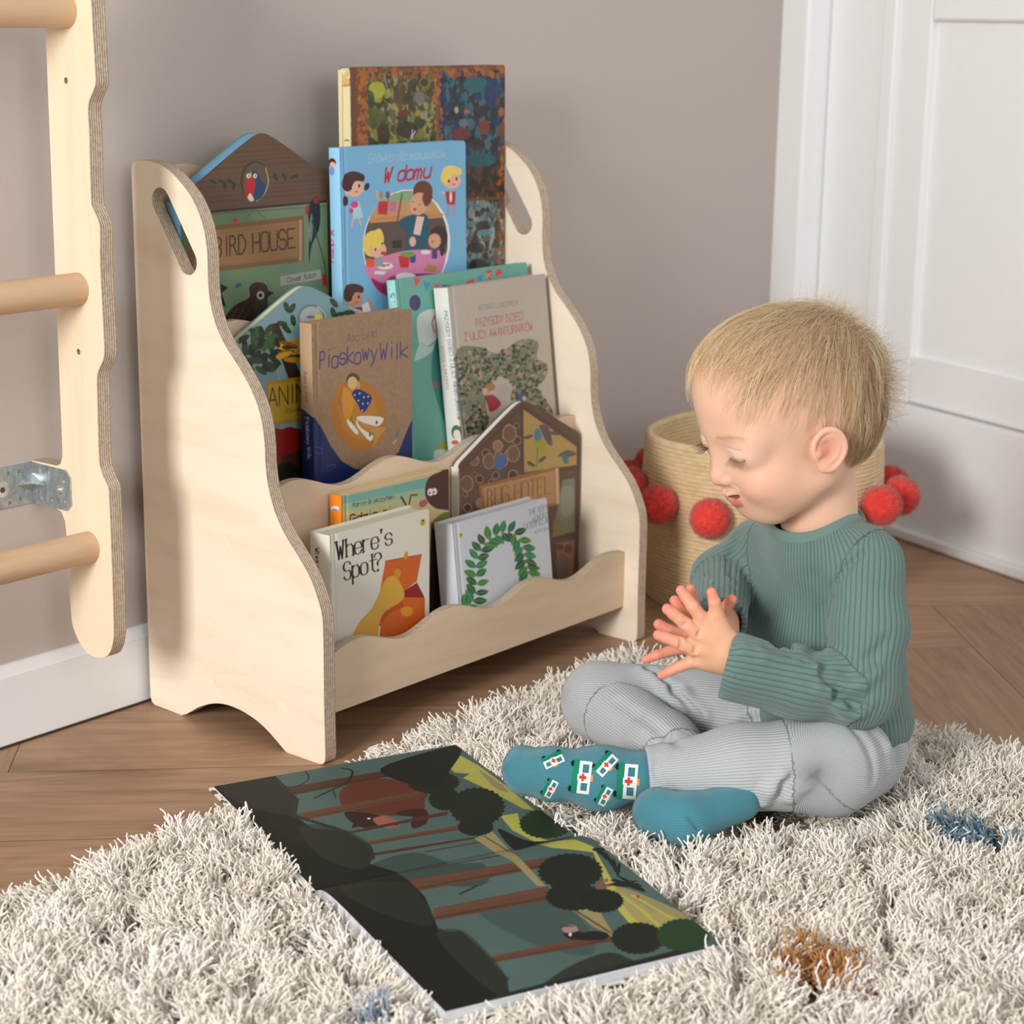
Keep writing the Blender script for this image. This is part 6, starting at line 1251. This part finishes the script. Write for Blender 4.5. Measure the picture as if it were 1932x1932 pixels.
def leaves(name, P4, prof, zlow, vres=300, ures=360):
    """a page stack: printed top surface and ruled white edges down to zlow"""
    W, F, c, rim = page(name, P4, prof, vres, ures)
    if F.shape[0]:
        n = np.cross(W[F[0][1]]-W[F[0][0]], W[F[0][2]]-W[F[0][0]])
        if n[2] < 0: F = F[:, ::-1]
    mesh(name, W, F, M_PAGEART, obk, True, 60, col=c)
    B = W[rim].copy(); lo = B.copy(); k = np.arange(len(rim)); k2 = np.roll(k, -1); 
    lo[:, 2] = np.minimum(B[:, 2]-.0004, zlow); m = len(rim); cen = W.mean(0); lo[:, :2] += (lo[:, :2]-cen[:2])*.004
    B = B-np.array([0, 0, .0001])
    V = np.concatenate([B, lo]); F2 = np.stack([k, k2, m+k2, m+k], 1)[:-1]; o = mesh(name+'_edges', V, F2, pages_mat((222, 222, 226)) if 0 else M_PEDGE, obk, False); fix_normals(o)
s = NT('page_stack_edge'); s.b.inputs['Roughness'].default_value = .7; s.l(s.ramp(s.noise(s.coord('Object', (14, 14, 1400)), 1, 3, .6), [(.3, srgb(176, 178, 186)), (.65, srgb(226, 226, 230))]), s.b.inputs['Base Color']); M_PEDGE = s.m
z0 = .0235
s = NT('patterned_book_cover'); vor = s.n('ShaderNodeTexVoronoi', inp={'Scale': 95.0}); s.l(s.coord('Object', (1, 1, .4)), vor.inputs['Vector']); nz = s.noise(s.coord(), 60, 3, .6, 1.5)
s.l(s.mix(s.ramp(s.math('ADD', vor.outputs['Distance'], s.math('MULTIPLY', nz, .35)), [(.52, (0, 0, 0)), (.56, (1, 1, 1))]), srgb(62, 84, 40), srgb(226, 222, 206)), s.b.inputs['Base Color']); s.b.inputs['Roughness'].default_value = .45; M_OCOV = s.m
def out2(P4, k):
    c = sum(P4)/4; return [p + (p-c)/np.linalg.norm((p-c)[:2])*k for p in P4]
def slab4(name, P4, za, zb, mat, bev=.001):
    V = [(p[0], p[1], za) for p in P4]+[(p[0], p[1], zb) for p in P4]; o = MB().add(V, [(3, 2, 1, 0), (4, 5, 6, 7), (0, 1, 5, 4), (1, 2, 6, 5), (2, 3, 7, 6), (3, 0, 4, 7)]).build(name, mat, obk, bevel=bev); fix_normals(o)
ab = nvec(a_-d_); ins = lambda P, k: P
slab4('cover_board', [a_-(b_-a_)*.018+(a_-d_)*.008, b_+(b_-a_)*.008+(a_-d_)*.008, c_+(b_-a_)*.008, d_-(b_-a_)*.018], z0, z0+.0026, M_OCOV)
slab4('cover_board', [d_-(b_-a_)*.018, c_+(b_-a_)*.008, e_+(b_-a_)*.008+(f_-d_)*.014, f_-(b_-a_)*.014+(f_-d_)*.014], z0-.0004, z0+.0022, M_OCOV)
P1 = [np.array([*p[:2], 0]) for p in (a_, b_, c_, d_)]; P2 = [np.array([*p[:2], 0]) for p in (d_, c_, e_, f_)]
leaves('left_page', P1, lambda v: z0+.0028+.0012+.0006*np.sin(np.pi*v), z0+.0026)
leaves('right_page', P2, lambda v: z0+.0036+.0125*(1-np.exp(-v/.06))-.0040*v, z0+.0023)
